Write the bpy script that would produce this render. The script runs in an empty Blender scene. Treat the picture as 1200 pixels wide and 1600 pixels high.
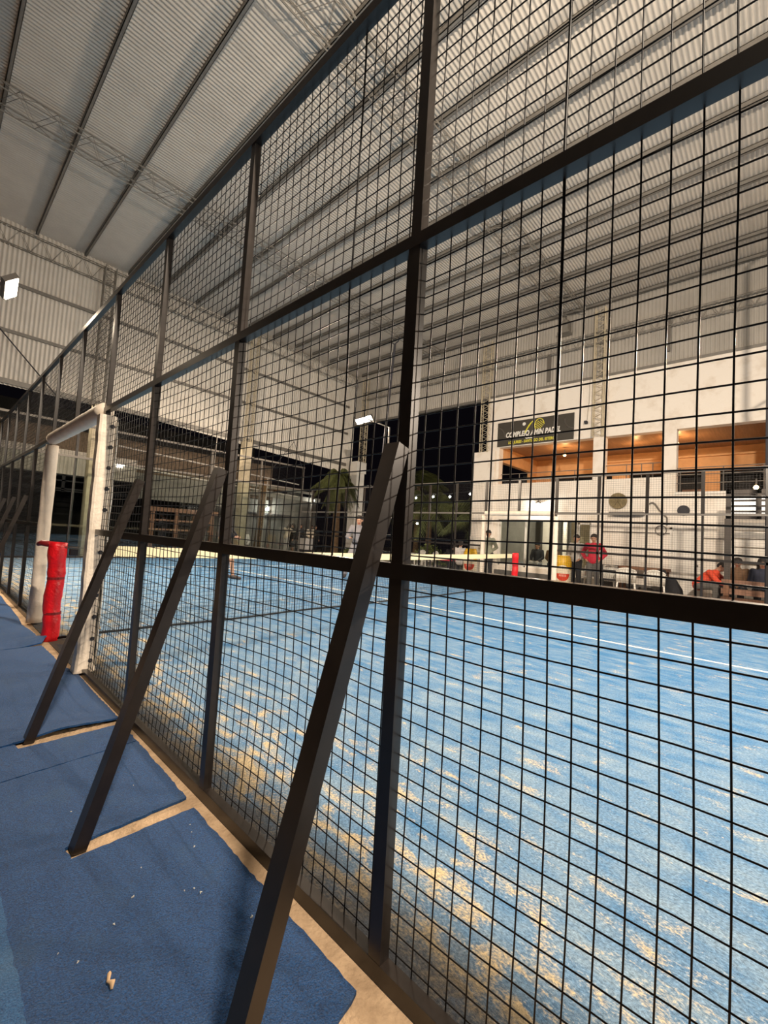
import bpy, bmesh, math, random
from mathutils import Vector as V, Matrix
random.seed(7)
SC = bpy.context.scene
COL = SC.collection
PI = math.pi

# ------------------------------------------------------------------ camera
cam_d = bpy.data.cameras.new('camera'); cam = bpy.data.objects.new('camera', cam_d); COL.objects.link(cam)
cam_d.sensor_fit = 'VERTICAL'; cam_d.sensor_height = 36.0; cam_d.lens = 670.463 / 1600 * 36.0
cam_d.clip_start = 0.02; cam_d.clip_end = 300
R_, U_, F_ = V((.67758901, -.73307249, .05897333)), V((-.08228608, .00411514, .99660025)), V((.73082292, .68013806, .05753329))
m = Matrix.Identity(4)
for i in range(3):
    m[i][0], m[i][1], m[i][2] = R_[i], U_[i], -F_[i]
m[0][3], m[1][3], m[2][3] = -.88, 0.0, 1.13
cam.matrix_world = m
SC.camera = cam
# ------------------------------------------------------------------ view, world, lights
SC.view_settings.view_transform = 'Standard'; SC.view_settings.look = 'None'
SC.view_settings.exposure = 0.42; SC.view_settings.gamma = 1.0; SC.view_settings.use_curve_mapping = False
w = bpy.data.worlds.new('night'); SC.world = w; w.use_nodes = True
w.node_tree.nodes['Background'].inputs[0].default_value = (.0016, .0013, .0020, 1)
w.node_tree.nodes['Background'].inputs[1].default_value = 1.0
FLOOD = [  # location, aim, watts, colour, spread (degrees)
    ((9.95, 11.35, 5.40), (4.5, 9.6, .6), 320, (1, .80, .60), 170),
    ((9.95, -.55, 5.55), (2.8, 1.5, .2), 290, (1, .83, .64), 165),
    ((-.12, 10.25, 5.22), (4.0, 9.6, .6), 570, (1, .80, .58), 175),
    ((-.30, -1.30, 5.60), (11.0, 3.6, 2.4), 900, (1, .84, .66), 162),
    ((9.95, -10.2, 5.70), (1.5, -1.0, 1.2), 600, (1, .83, .66), 170),  # unseen extra floodlight behind the camera, added for the sheen on the posts
]
def aim(o, tgt):
    d = V(tgt) - o.location
    o.rotation_euler = d.to_track_quat('-Z', 'Y').to_euler()
def lamp(name, kind, loc, watts, col, tgt=None, size=.3, size_y=None):
    l = bpy.data.lights.new(name, kind); l.energy = watts; l.color = col
    if kind == 'AREA':
        l.shape = 'RECTANGLE'; l.size = size; l.size_y = size_y or size
    else: l.shadow_soft_size = size
    o = bpy.data.objects.new(name, l); COL.objects.link(o); o.location = loc
    if tgt: aim(o, tgt)
    return o
for i, (loc, tgt, wt, c, sp) in enumerate(FLOOD):
    d = (V(tgt) - V(loc)).normalized()
    lamp('floodlight_beam', 'AREA', V(loc) + d * .10, wt, c, tgt, .40, .14).data.spread = math.radians(sp)

# ------------------------------------------------------------------ materials
def mat(name, col, rough=.6, metal=0, spec=.4, var=.0, scale=8, col2=None, bump=0, bscale=60, emit=0, trans=0, stretch=(1, 1, 1), lo=.35, hi=.65):
    M = bpy.data.materials.new(name); M.use_nodes = True
    nt = M.node_tree; b = nt.nodes['Principled BSDF']
    b.inputs['Base Color'].default_value = (*col, 1); b.inputs['Roughness'].default_value = rough
    b.inputs['Metallic'].default_value = metal; b.inputs['Specular IOR Level'].default_value = spec
    tc = nt.nodes.new('ShaderNodeNewGeometry'); mp = nt.nodes.new('ShaderNodeMapping'); mp.inputs['Scale'].default_value = stretch
    nt.links.new(tc.outputs['Position'], mp.inputs[0])
    if var or col2:
        n = nt.nodes.new('ShaderNodeTexNoise'); n.inputs['Scale'].default_value = scale; n.inputs['Detail'].default_value = 8
        n.inputs['Roughness'].default_value = .65
        nt.links.new(mp.outputs[0], n.inputs['Vector'])
        r = nt.nodes.new('ShaderNodeValToRGB'); nt.links.new(n.outputs['Fac'], r.inputs[0])
        c2 = col2 or tuple(max(0, c * (1 - var)) for c in col)
        r.color_ramp.elements[0].position = lo; r.color_ramp.elements[0].color = (*c2, 1)
        r.color_ramp.elements[1].position = hi; r.color_ramp.elements[1].color = (*col, 1)
        nt.links.new(r.outputs[0], b.inputs['Base Color'])
    if bump:
        n2 = nt.nodes.new('ShaderNodeTexNoise'); n2.inputs['Scale'].default_value = bscale; n2.inputs['Detail'].default_value = 4
        nt.links.new(mp.outputs[0], n2.inputs['Vector'])
        bp = nt.nodes.new('ShaderNodeBump'); bp.inputs['Strength'].default_value = bump; bp.inputs['Distance'].default_value = .02
        nt.links.new(n2.outputs['Fac'], bp.inputs['Height']); nt.links.new(bp.outputs[0], b.inputs['Normal'])
    if emit:
        b.inputs['Emission Color'].default_value = (*col, 1); b.inputs['Emission Strength'].default_value = emit
    if trans: b.inputs['Transmission Weight'].default_value = trans
    return M
M = {}
M['iron'] = mat('black painted iron', (.022, .016, .013), .30, .0, .6, var=.35, scale=14)
M['wire'] = mat('black welded wire', (.010, .009, .010), .38, .3, .5)
M['roof'] = mat('galvanised roof sheet', (.60, .555, .495), .55, .15, .4, var=.10, scale=1.6)
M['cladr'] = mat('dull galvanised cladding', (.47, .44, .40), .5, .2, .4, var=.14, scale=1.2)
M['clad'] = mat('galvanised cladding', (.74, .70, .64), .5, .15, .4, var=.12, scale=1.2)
M['steel'] = mat('galvanised purlin', (.24, .225, .205), .45, .4, .5, var=.2, scale=5)
M['rod'] = mat('grey truss rod', (.27, .25, .22), .55, .3, .4, var=.2, scale=9)
M['wall'] = mat('white limewashed masonry', (.86, .80, .73), .85, 0, .2, col2=(.74, .66, .57), scale=2.3, lo=.30, hi=.50, bump=.25, bscale=9)
M['white'] = mat('white paint', (.80, .77, .72), .6, 0, .3, var=.08, scale=4)
M['col'] = mat('concrete column', (.62, .54, .40), .85, 0, .2, var=.25, scale=3, bump=.2, bscale=14)
M['conc'] = mat('tan concrete', (.62, .44, .28), .9, 0, .2, col2=(.42, .29, .18), scale=11, bump=.5, bscale=70)
M['ground'] = mat('pale cement ground', (.36, .30, .245), .9, 0, .2, var=.3, scale=2, bump=.2, bscale=30)
M['orange'] = mat('orange plaster', (.75, .42, .20), .8, 0, .2, var=.15, scale=3)
M['slat'] = mat('varnished ceiling boards', (.42, .25, .15), .4, 0, .5, var=.3, scale=3, stretch=(.4, 9, 1))
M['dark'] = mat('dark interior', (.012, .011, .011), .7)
M['thatch'] = mat('brown thatch', (.20, .15, .11), .95, 0, .1, var=.6, scale=22, stretch=(1, 1, .25), bump=.6, bscale=40)
M['grey'] = mat('grey plaster', (.24, .235, .22), .85, 0, .2, var=.2, scale=1.5)
M['pink'] = mat('reddish timber', (.30, .17, .12), .7, 0, .3, var=.35, scale=6, stretch=(1, 1, 4))
M['wood'] = mat('brown timber', (.24, .12, .07), .6, 0, .3, var=.4, scale=7)
M['red'] = mat('red padded vinyl', (.80, .008, .016), .36, 0, .5, var=.25, scale=9, bump=.5, bscale=26)
M['redstrap'] = mat('dark red strap', (.22, .012, .015), .5)
M['pad'] = mat('cream vinyl padding', (.86, .75, .62), .45, 0, .5, var=.14, scale=7, bump=.35, bscale=18)
M['cord'] = mat('white lacing cord', (.82, .78, .70), .7)
M['net'] = mat('black net twine', (.008, .010, .012), .7)
M['tape'] = mat('cream net tape', (.86, .76, .50), .7, 0, .2, var=.08, scale=6)
M['line'] = mat('white court line', (.84, .82, .74), .85, 0, .1, var=.25, scale=9)
M['plastic'] = mat('white plastic', (.82, .80, .75), .4, 0, .5)
M['skin'] = mat('skin', (.48, .27, .18), .55)
M['hair'] = mat('dark hair', (.018, .012, .010), .6)
M['black'] = mat('black cloth', (.016, .016, .020), .8)
M['charcoal'] = mat('charcoal cloth', (.045, .045, .055), .8, var=.2)
M['tgrey'] = mat('grey cloth', (.46, .44, .42), .85, var=.15)
M['tmid'] = mat('mid grey shirt cloth', (.25, .24, .26), .85, var=.12)
M['tdgrey'] = mat('dark grey trousers cloth', (.13, .125, .12), .85, var=.15)
M['olive'] = mat('olive cloth', (.30, .31, .24), .85, var=.15)
M['jred'] = mat('crimson jacket cloth', (.55, .022, .05), .7, var=.2)
M['jorange'] = mat('orange red jacket cloth', (.80, .085, .035), .6, var=.2)
M['brown'] = mat('brown cloth', (.20, .115, .065), .85, var=.2)
M['navy'] = mat('navy cloth', (.030, .035, .06), .8)
M['clothw'] = mat('white cloth', (.72, .70, .70), .8, var=.1)
M['shoe'] = mat('shoe', (.05, .04, .04), .6)
M['palm'] = mat('palm frond green', (.13, .145, .050), .6, 0, .3, var=.5, scale=6)
M['trunk'] = mat('palm trunk', (.20, .13, .075), .9, 0, .1, var=.5, scale=8, bump=.8, bscale=20)
M['bush'] = mat('shrub leaves', (.15, .18, .05), .7, var=.5, scale=9)
M['signbg'] = mat('charcoal banner', (.050, .044, .036), .5, 0, .4, var=.12, scale=3)
M['signarc'] = mat('faint banner arc', (.085, .076, .066), .5)
M['yellow'] = mat('yellow lettering', (.72, .66, .06), .5)
M['wletter'] = mat('white lettering', (.82, .80, .76), .5)
M['canyel'] = mat('yellow print', (.80, .50, .02), .4, 0, .5, var=.3, scale=14, col2=(.62, .33, .01))
M['cancream'] = mat('cream print', (.82, .74, .58), .4, 0, .5)
M['canred'] = mat('red print', (.66, .045, .012), .4, 0, .5, var=.2, scale=12)
M['canpink'] = mat('pale pink lettering', (.80, .35, .28), .4)
M['fan'] = mat('dusty fan cover', (.30, .235, .13), .8, 0, .2, var=.4, scale=9)
M['kiosk'] = mat('dark brown grey steel', (.075, .062, .055), .5, .2, .4)
M['pipe'] = mat('grey pipe', (.16, .145, .13), .5, .3)
M['beige'] = mat('beige leaf', (.62, .42, .25), .8)
M['scrap'] = mat('pale scrap', (.62, .62, .58), .8)
M['sky'] = mat('black cavity', (.004, .004, .006), .9)
def emis(name, col, s):
    Mt = bpy.data.materials.new(name); Mt.use_nodes = True; nt = Mt.node_tree
    b = nt.nodes['Principled BSDF']; b.inputs['Base Color'].default_value = (*col, 1)
    b.inputs['Emission Color'].default_value = (*col, 1); b.inputs['Emission Strength'].default_value = s
    return Mt
M['lens'] = emis('floodlight lens', (1, .90, .72), 30)
M['bulb'] = emis('warm bulb', (1, .62, .22), 22)
M['ledw'] = emis('cool white bulb', (.95, 1, .88), 14)
M['slotlit'] = emis('backlit slot', (1, .93, .82), 1.1)
# glass
g = bpy.data.materials.new('clear glass'); g.use_nodes = True; nt = g.node_tree; nt.nodes.clear()
o_ = nt.nodes.new('ShaderNodeOutputMaterial'); tr = nt.nodes.new('ShaderNodeBsdfTransparent'); gl = nt.nodes.new('ShaderNodeBsdfGlossy'); mx = nt.nodes.new('ShaderNodeMixShader')
tr.inputs[0].default_value = (.88, .91, .89, 1); gl.inputs['Roughness'].default_value = .02
fr = nt.nodes.new('ShaderNodeFresnel'); fr.inputs[0].default_value = 1.5
nt.links.new(fr.outputs[0], mx.inputs[0]); nt.links.new(tr.outputs[0], mx.inputs[1]); nt.links.new(gl.outputs[0], mx.inputs[2]); nt.links.new(mx.outputs[0], o_.inputs[0])
M['glass'] = g

def N(nt, t, **kw):
    n = nt.nodes.new(t)
    for k, v in kw.items():
        if k.startswith('i_'): n.inputs[int(k[2:]) if k[2:].isdigit() else k[2:]].default_value = v
        else: setattr(n, k, v)
    return n
def mathn(nt, op, a, b=None, clamp=False):
    n = nt.nodes.new('ShaderNodeMath'); n.operation = op; n.use_clamp = clamp
    for i, x in enumerate((a, b)):
        if x is None: continue
        if isinstance(x, (int, float)): n.inputs[i].default_value = x
        else: nt.links.new(x, n.inputs[i])
    return n.outputs[0]
def turf_court():
    Mt = bpy.data.materials.new('blue sanded turf'); Mt.use_nodes = True; nt = Mt.node_tree; b = nt.nodes['Principled BSDF']
    b.inputs['Roughness'].default_value = .8; b.inputs['Specular IOR Level'].default_value = .25
    geo = N(nt, 'ShaderNodeNewGeometry'); pos = geo.outputs['Position']
    def noise(scale, det, stretch=(1, 1, 1), rot=0, rough=.6, dist=0):
        mp = N(nt, 'ShaderNodeMapping'); mp.inputs['Scale'].default_value = stretch; mp.inputs['Rotation'].default_value = (0, 0, rot)
        nt.links.new(pos, mp.inputs[0])
        n = N(nt, 'ShaderNodeTexNoise'); n.inputs['Scale'].default_value = scale; n.inputs['Detail'].default_value = det
        n.inputs['Roughness'].default_value = rough; n.inputs['Distortion'].default_value = dist
        nt.links.new(mp.outputs[0], n.inputs['Vector']); return n.outputs['Fac']
    sx = N(nt, 'ShaderNodeSeparateXYZ'); nt.links.new(pos, sx.inputs[0]); X = sx.outputs[0]
    big = noise(.8, 5, rough=.55)
    film = noise(6.5, 9, (1, .6, 1), .75, .70, .3)
    patch = noise(10.5, 5, (1, .5, 1), .95, .5, 1.0)
    scuff = noise(13, 6, (1, .22, 1), 1.0, .6, .4)
    fine = noise(150, 3, (1, .6, 1), .3)
    grain = noise(520, 2)
    def mr(v, a, b, c, d):
        n = N(nt, 'ShaderNodeMapRange'); nt.links.new(v, n.inputs[0])
        for k_, x_ in enumerate((a, b, c, d)): n.inputs[k_ + 1].default_value = x_
        return n.outputs[0]
    def mixc(fac, a, b):
        n = N(nt, 'ShaderNodeMix', data_type='RGBA'); nt.links.new(fac, n.inputs[0])
        if isinstance(a, tuple): n.inputs[6].default_value = (*a, 1)
        else: nt.links.new(a, n.inputs[6])
        n.inputs[7].default_value = (*b, 1); return n.outputs[2]
    # dusty film over the blue pile, worn more towards the fence
    fl = mathn(nt, 'ADD', mathn(nt, 'MULTIPLY', film, .6), mathn(nt, 'MULTIPLY', scuff, .4))
    fl = mathn(nt, 'ADD', fl, mr(X, .2, 4.0, .09, -.03))
    c = mixc(mr(fl, .40, .66, 0, .72), (.042, .175, .385), (.30, .40, .48))
    # sand: small scuffed patches everywhere, a broken band along the fence
    near = mr(X, .12, 1.25, .13, 0)
    sd_ = mathn(nt, 'ADD', mathn(nt, 'MULTIPLY', patch, .62), mathn(nt, 'MULTIPLY', scuff, .26))
    sd_ = mathn(nt, 'ADD', mathn(nt, 'ADD', sd_, mathn(nt, 'MULTIPLY', big, .16)), near)
    sd_ = mathn(nt, 'ADD', sd_, mathn(nt, 'MULTIPLY', mathn(nt, 'SUBTRACT', fine, .5), .30))
    c = mixc(mr(sd_, .610, .715, 0, .88), c, (.66, .51, .28))
    # dark grey tone broken by noise, strongest at the foot of the fence
    foot_tone = mathn(nt, 'ADD', mr(X, .05, .42, .42, -.10), mathn(nt, 'MULTIPLY', film, .6))
    c = mixc(mr(foot_tone, .42, .66, 0, .86), c, (.085, .080, .080))
    class R_: outputs = [c]
    r = R_
    g2 = N(nt, 'ShaderNodeMapRange'); g2.inputs[1].default_value = .36; g2.inputs[2].default_value = .64; g2.inputs[3].default_value = .45; g2.inputs[4].default_value = 1.5
    nt.links.new(mathn(nt, 'ADD', mathn(nt, 'MULTIPLY', fine, .6), mathn(nt, 'MULTIPLY', grain, .4)), g2.inputs[0])
    mul = N(nt, 'ShaderNodeMix', data_type='RGBA', blend_type='MULTIPLY'); mul.inputs[0].default_value = 1
    nt.links.new(r.outputs[0], mul.inputs[6]); nt.links.new(g2.outputs[0], mul.inputs[7])
    nt.links.new(mul.outputs[2], b.inputs['Base Color'])
    bp = N(nt, 'ShaderNodeBump'); bp.inputs['Strength'].default_value = .5; bp.inputs['Distance'].default_value = .006
    nt.links.new(mathn(nt, 'ADD', fine, grain), bp.inputs['Height']); nt.links.new(bp.outputs[0], b.inputs['Normal'])
    return Mt
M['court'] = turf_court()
def turf_carpet(name, c1, c2, c3):
    Mt = bpy.data.materials.new(name); Mt.use_nodes = True; nt = Mt.node_tree; b = nt.nodes['Principled BSDF']
    b.inputs['Roughness'].default_value = .95; b.inputs['Specular IOR Level'].default_value = .12
    b.inputs['Sheen Weight'].default_value = .15
    pos = N(nt, 'ShaderNodeNewGeometry').outputs['Position']
    def noise(scale, det, rough=.6):
        n = N(nt, 'ShaderNodeTexNoise'); n.inputs['Scale'].default_value = scale; n.inputs['Detail'].default_value = det; n.inputs['Roughness'].default_value = rough
        nt.links.new(pos, n.inputs['Vector']); return n.outputs['Fac']
    fine = noise(240, 4, .7); mid = noise(9, 6); big = noise(2.6, 4)
    r = N(nt, 'ShaderNodeValToRGB'); nt.links.new(fine, r.inputs[0])
    r.color_ramp.elements[0].position = .32; r.color_ramp.elements[0].color = (*c1, 1)
    r.color_ramp.elements[1].position = .72; r.color_ramp.elements[1].color = (*c2, 1)
    dust = N(nt, 'ShaderNodeMapRange'); dust.inputs[1].default_value = .52; dust.inputs[2].default_value = .72; dust.inputs[3].default_value = 0; dust.inputs[4].default_value = .55
    nt.links.new(mathn(nt, 'ADD', mathn(nt, 'MULTIPLY', mid, .5), mathn(nt, 'MULTIPLY', big, .5)), dust.inputs[0])
    mixd = N(nt, 'ShaderNodeMix', data_type='RGBA'); nt.links.new(dust.outputs[0], mixd.inputs[0]); nt.links.new(r.outputs[0], mixd.inputs[6]); mixd.inputs[7].default_value = (*c3, 1)
    nt.links.new(mixd.outputs[2], b.inputs['Base Color'])
    bp = N(nt, 'ShaderNodeBump'); bp.inputs['Strength'].default_value = .9; bp.inputs['Distance'].default_value = .008
    nt.links.new(fine, bp.inputs['Height']); nt.links.new(bp.outputs[0], b.inputs['Normal'])
    return Mt
M['carpet'] = turf_carpet('dark blue turf', (.002, .018, .068), (.009, .108, .345), (.028, .085, .18))
M['carpet2'] = turf_carpet('lighter blue turf', (.008, .052, .16), (.040, .185, .44), (.07, .16, .28))

# ------------------------------------------------------------------ helpers
class MB:
    def __init__(s): s.v, s.f, s.mi = [], [], []
    def add(s, vs, fs, mi=0):
        k = len(s.v); s.v += [tuple(v) for v in vs]
        for f in fs: s.f.append(tuple(i + k for i in f)); s.mi.append(mi)
        return s
    def box(s, a, b, mi=0):
        x0, y0, z0 = a; x1, y1, z1 = b
        if x0 > x1: x0, x1 = x1, x0
        if y0 > y1: y0, y1 = y1, y0
        if z0 > z1: z0, z1 = z1, z0
        return s.add([(x0, y0, z0), (x1, y0, z0), (x1, y1, z0), (x0, y1, z0), (x0, y0, z1), (x1, y0, z1), (x1, y1, z1), (x0, y1, z1)],
                     [(0, 3, 2, 1), (4, 5, 6, 7), (0, 1, 5, 4), (1, 2, 6, 5), (2, 3, 7, 6), (3, 0, 4, 7)], mi)
    def tube(s, pts, r, n=8, mi=0, caps=True, closed=False):
        pts = [V(p) for p in pts]; rs = r if isinstance(r, (list, tuple)) else [r] * len(pts)
        vs, fs = [], []; prev = None
        for i, p in enumerate(pts):
            if closed: d = pts[(i + 1) % len(pts)] - pts[i - 1]
            else: d = pts[min(i + 1, len(pts) - 1)] - pts[max(i - 1, 0)]
            d.normalize()
            if prev is None:
                u = d.cross(V((0, 0, 1)))
                if u.length < .05: u = d.cross(V((1, 0, 0)))
                u.normalize()
            else:
                u = prev - d * prev.dot(d); u.normalize()
            prev = u; q = d.cross(u)
            for k in range(n):
                a = 2 * PI * (k + .5) / n
                vs.append(p + (u * math.cos(a) + q * math.sin(a)) * rs[i])
        L = len(pts)
        for i in range(L if closed else L - 1):
            j = (i + 1) % L
            for k in range(n):
                fs.append((i * n + k, i * n + (k + 1) % n, j * n + (k + 1) % n, j * n + k))
        if caps and not closed:
            fs.append(tuple(range(n - 1, -1, -1))); fs.append(tuple(range((L - 1) * n, L * n)))
        return s.add(vs, fs, mi)
    def beam(s, a, b, w, h, up=(0, 0, 1), mi=0):
        a, b = V(a), V(b); d = (b - a).normalized(); u = d.cross(V(up)).normalized(); q = u.cross(d).normalized()
        vs = []
        for p in (a, b):
            for sx, sy in ((-1, -1), (1, -1), (1, 1), (-1, 1)): vs.append(p + u * (sx * w / 2) + q * (sy * h / 2))
        return s.add(vs, [(0, 1, 2, 3), (7, 6, 5, 4), (0, 4, 5, 1), (1, 5, 6, 2), (2, 6, 7, 3), (3, 7, 4, 0)], mi)
    def lathe(s, prof, c=(0, 0, 0), n=24, mis=None):
        vs, fs = [], []
        for r, z in prof:
            for k in range(n):
                a = 2 * PI * k / n; vs.append((c[0] + r * math.cos(a), c[1] + r * math.sin(a), c[2] + z))
        k0 = len(s.v); s.v += vs
        for i in range(len(prof) - 1):
            for k in range(n):
                s.f.append(tuple(k0 + t for t in (i * n + k, i * n + (k + 1) % n, (i + 1) * n + (k + 1) % n, (i + 1) * n + k)))
                s.mi.append(mis[i] if mis else 0)
        s.f.append(tuple(k0 + t for t in range(n - 1, -1, -1))); s.mi.append(mis[0] if mis else 0)
        s.f.append(tuple(k0 + (len(prof) - 1) * n + t for t in range(n))); s.mi.append(mis[-1] if mis else 0)
        return s
    def ball(s, c, r, n=10, sc=(1, 1, 1), mi=0):
        vs, fs = [], []
        for i in range(n // 2 + 1):
            t = PI * i / (n // 2)
            for k in range(n):
                a = 2 * PI * k / n
                vs.append((c[0] + r * sc[0] * math.sin(t) * math.cos(a), c[1] + r * sc[1] * math.sin(t) * math.sin(a), c[2] + r * sc[2] * math.cos(t)))
        for i in range(n // 2):
            for k in range(n): fs.append((i * n + k, (i + 1) * n + k, (i + 1) * n + (k + 1) % n, i * n + (k + 1) % n))
        return s.add(vs, fs, mi)
    def mesh(s, name, mats, smooth=False):
        me = bpy.data.meshes.new(name); me.from_pydata(s.v, [], s.f)
        for mt in (mats if isinstance(mats, (list, tuple)) else [mats]): me.materials.append(mt)
        me.polygons.foreach_set('material_index', s.mi)
        if smooth: me.polygons.foreach_set('use_smooth', [True] * len(me.polygons))
        me.update(); return me
    def obj(s, name, mats, parent=None, smooth=False):
        o = bpy.data.objects.new(name, s.mesh(name, mats, smooth)); COL.objects.link(o)
        if parent is not None: o.parent = parent
        return o
def thing(name, label, cat, loc=(0, 0, 0), rz=0, group=None):
    o = bpy.data.objects.new(name, None); COL.objects.link(o); o.empty_display_size = .2
    o.location = loc; o.rotation_euler = (0, 0, rz); o['label'] = label; o['category'] = cat
    if group: o['group'] = group
    return o
def tag(o, label, cat, group=None, kind=None):
    o['label'] = label; o['category'] = cat
    if group: o['group'] = group
    if kind: o['kind'] = kind
    return o
def struct(mb, name, mats, smooth=False):
    o = mb.obj(name, mats, None, smooth); o['kind'] = 'structure'; return o
def copy_tree(o, label=None, group=None):
    c = o.copy(); COL.objects.link(c)
    if label: c['label'] = label
    if group: c['group'] = group
    for ch in o.children:
        d = ch.copy(); COL.objects.link(d); d.parent = c
        for g_ in ch.children:
            e = g_.copy(); COL.objects.link(e); e.parent = d
    return c
def text_mesh(txt, size, mt, name, parent, loc, rot, extrude=.004, width=None, shear=0, bold=0, align='CENTER'):
    cu = bpy.data.curves.new(name, 'FONT'); cu.body = txt; cu.size = size; cu.extrude = extrude; cu.align_x = align; cu.align_y = 'CENTER'; cu.shear = shear; cu.offset = bold; cu.space_character = 1.06
    t = bpy.data.objects.new(name, cu); COL.objects.link(t)
    bpy.context.view_layer.update()
    me = bpy.data.meshes.new_from_object(t.evaluated_get(bpy.context.evaluated_depsgraph_get()))
    bpy.data.objects.remove(t)
    me.materials.clear(); me.materials.append(mt); me.name = name
    if width:
        xs = [v.co.x for v in me.vertices]; k = width / (max(xs) - min(xs))
        for v in me.vertices: v.co.x *= k
    o = bpy.data.objects.new(name, me); COL.objects.link(o); o.parent = parent; o.location = loc; o.rotation_euler = rot
    return o
def wave_sheet(mb, u0, u1, pitch, amp, fn, n=6):
    """corrugated sheet: profile runs along u, straight along the other axis; fn(u, d, side) -> point"""
    k = int((u1 - u0) / pitch * n); st = (u1 - u0) / k; vs, fs = [], []
    for i in range(k + 1):
        u = u0 + i * st; d = amp * math.cos(2 * PI * (u - u0) / pitch)
        vs.append(fn(u, d, 0)); vs.append(fn(u, d, 1))
    for i in range(k): fs.append((2 * i, 2 * i + 2, 2 * i + 3, 2 * i + 1))
    mb.add(vs, fs)

# ================================================================== SETTING
ROOF = 9.40
# ground / slabs
struct(MB().box((-5, -8, -.30), (-.001, 15.2, -.002)), 'floor', M['conc'])
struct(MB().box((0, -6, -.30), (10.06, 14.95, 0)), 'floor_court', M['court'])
struct(MB().box((10.06, -8, -.45), (14.2, 17, -.15)).box((-5, 14.95, -.45), (10.06, 40, -.15)).box((10.06, 17, -.45), (40, 40, -.15)).box((14.2, 8.6, -.45), (40, 17, -.15)), 'floor_outer', M['ground'])
# court lines
for nm, a, b in (('trim_1', (4.985, -2.05, 0), (5.035, 11.85, .003)), ('trim_2', (.05, 11.82, 0), (10, 11.87, .0031)), ('trim_3', (.05, -2.09, 0), (10, -2.04, .0031))):
    struct(MB().box(a, b), nm, M['line'])
# ceiling
mb = MB(); wave_sheet(mb, -7, 16.6, .078, .013, lambda u, d, s: ((-9, u, ROOF + d), (14.4, u, ROOF + d))[s], 6)
struct(mb, 'ceiling', M['roof'], True)
# back wall cladding (slightly skew)
def yb(x): return 15.95 + .030 * (x + .9)
def zb_bottom(x): return 4.75 if x < 4 else 4.75 - .052 * (x - 4)
mb = MB(); wave_sheet(mb, -9, 14.05, .105, .020, lambda u, d, s: ((u, yb(u) + d, zb_bottom(u)), (u, yb(u) + d, ROOF))[s], 6)
struct(mb, 'wall_back', M['clad'], True)
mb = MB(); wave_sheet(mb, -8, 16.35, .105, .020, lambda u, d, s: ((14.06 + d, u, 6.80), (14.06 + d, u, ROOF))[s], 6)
struct(mb, 'wall_right_upper', M['cladr'], True)
mb = MB(); mb.box((13.98, 8.7, 6.76), (14.10, 16.35, 6.86)).box((13.96, -8, 6.80), (14.02, 8.7, 6.88)); struct(mb, 'trim_4', M['steel'])
# back wall girts
for i, zz in enumerate((7.65, 6.27, 4.98)):
    mb = MB(); dz = -.035 * (2 - i)
    mb.beam((-9, yb(-9) - .06, zz), (13.6, yb(13.6) - .06, zz - (.30 if i == 2 else 0.0)), .05, .09 if i < 2 else .14)
    struct(mb, 'trim_%d' % (5 + i), M['steel'])
# purlins, eave beams
px = [-2.75, -1.65, -.47, .71, 1.90, 3.12, 4.17, 5.36, 6.44, 7.50, 8.64, 9.79, 10.74, 11.76, 12.84, 13.92]
for i, x in enumerate(px):
    mb = MB()
    mb.box((x - .006, -7, 9.275), (x + .006, 15.9, 9.385)).box((x - .006, -7, 9.275), (x + .06, 15.9, 9.287)).box((x - .006, -7, 9.372), (x + .06, 15.9, 9.385)).box((x + .052, -7, 9.275), (x + .06, 15.9, 9.30))
    struct(mb, 'trim_%d' % (10 + i), M['steel'])
# lattice trusses across the roof
def lattice(mb, a, b, side, up, n, rc=.016, rr=.008, box=True):
    a, b, side, up = V(a), V(b), V(side), V(up)
    ch = [(-side / 2, up * 0), (side / 2, up * 0)] + ([(-side / 2, up), (side / 2, up)] if box else [])
    for s_, u_ in ch: mb.tube([a + s_ + u_, b + s_ + u_], rc, 6)
    for i in range(n):
        t0, t1, tm = i / n, (i + 1) / n, (i + .5) / n
        P = lambda t, s_, u_: a.lerp(b, t) + s_ + u_
        for lev in ((V(), up) if box else (V(),)):
            mb.tube([P(t0, -side / 2, lev), P(tm, side / 2, lev), P(t1, -side / 2, lev)], rr, 5)
        if box:
            for sd in (-side / 2, side / 2):
                mb.tube([P(t0, sd, V()), P(tm, sd, up), P(t1, sd, V())], rr, 5)
for yy, lb in ((11.05, 'long lattice roof truss nearer the far gable wall'), (5.25, 'long lattice roof truss nearest overhead, above the fence top'), (-.55, 'lattice roof truss over the near end of the court')):
    mb = MB(); lattice(mb, (-8.5, yy, 9.10), (13.9, yy, 9.10), (0, .62, 0), (0, 0, .13), 38, .014, .0065)
    tag(mb.obj('roof_truss', M['rod']), lb, 'truss', 'lattice trusses under the roof')
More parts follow.
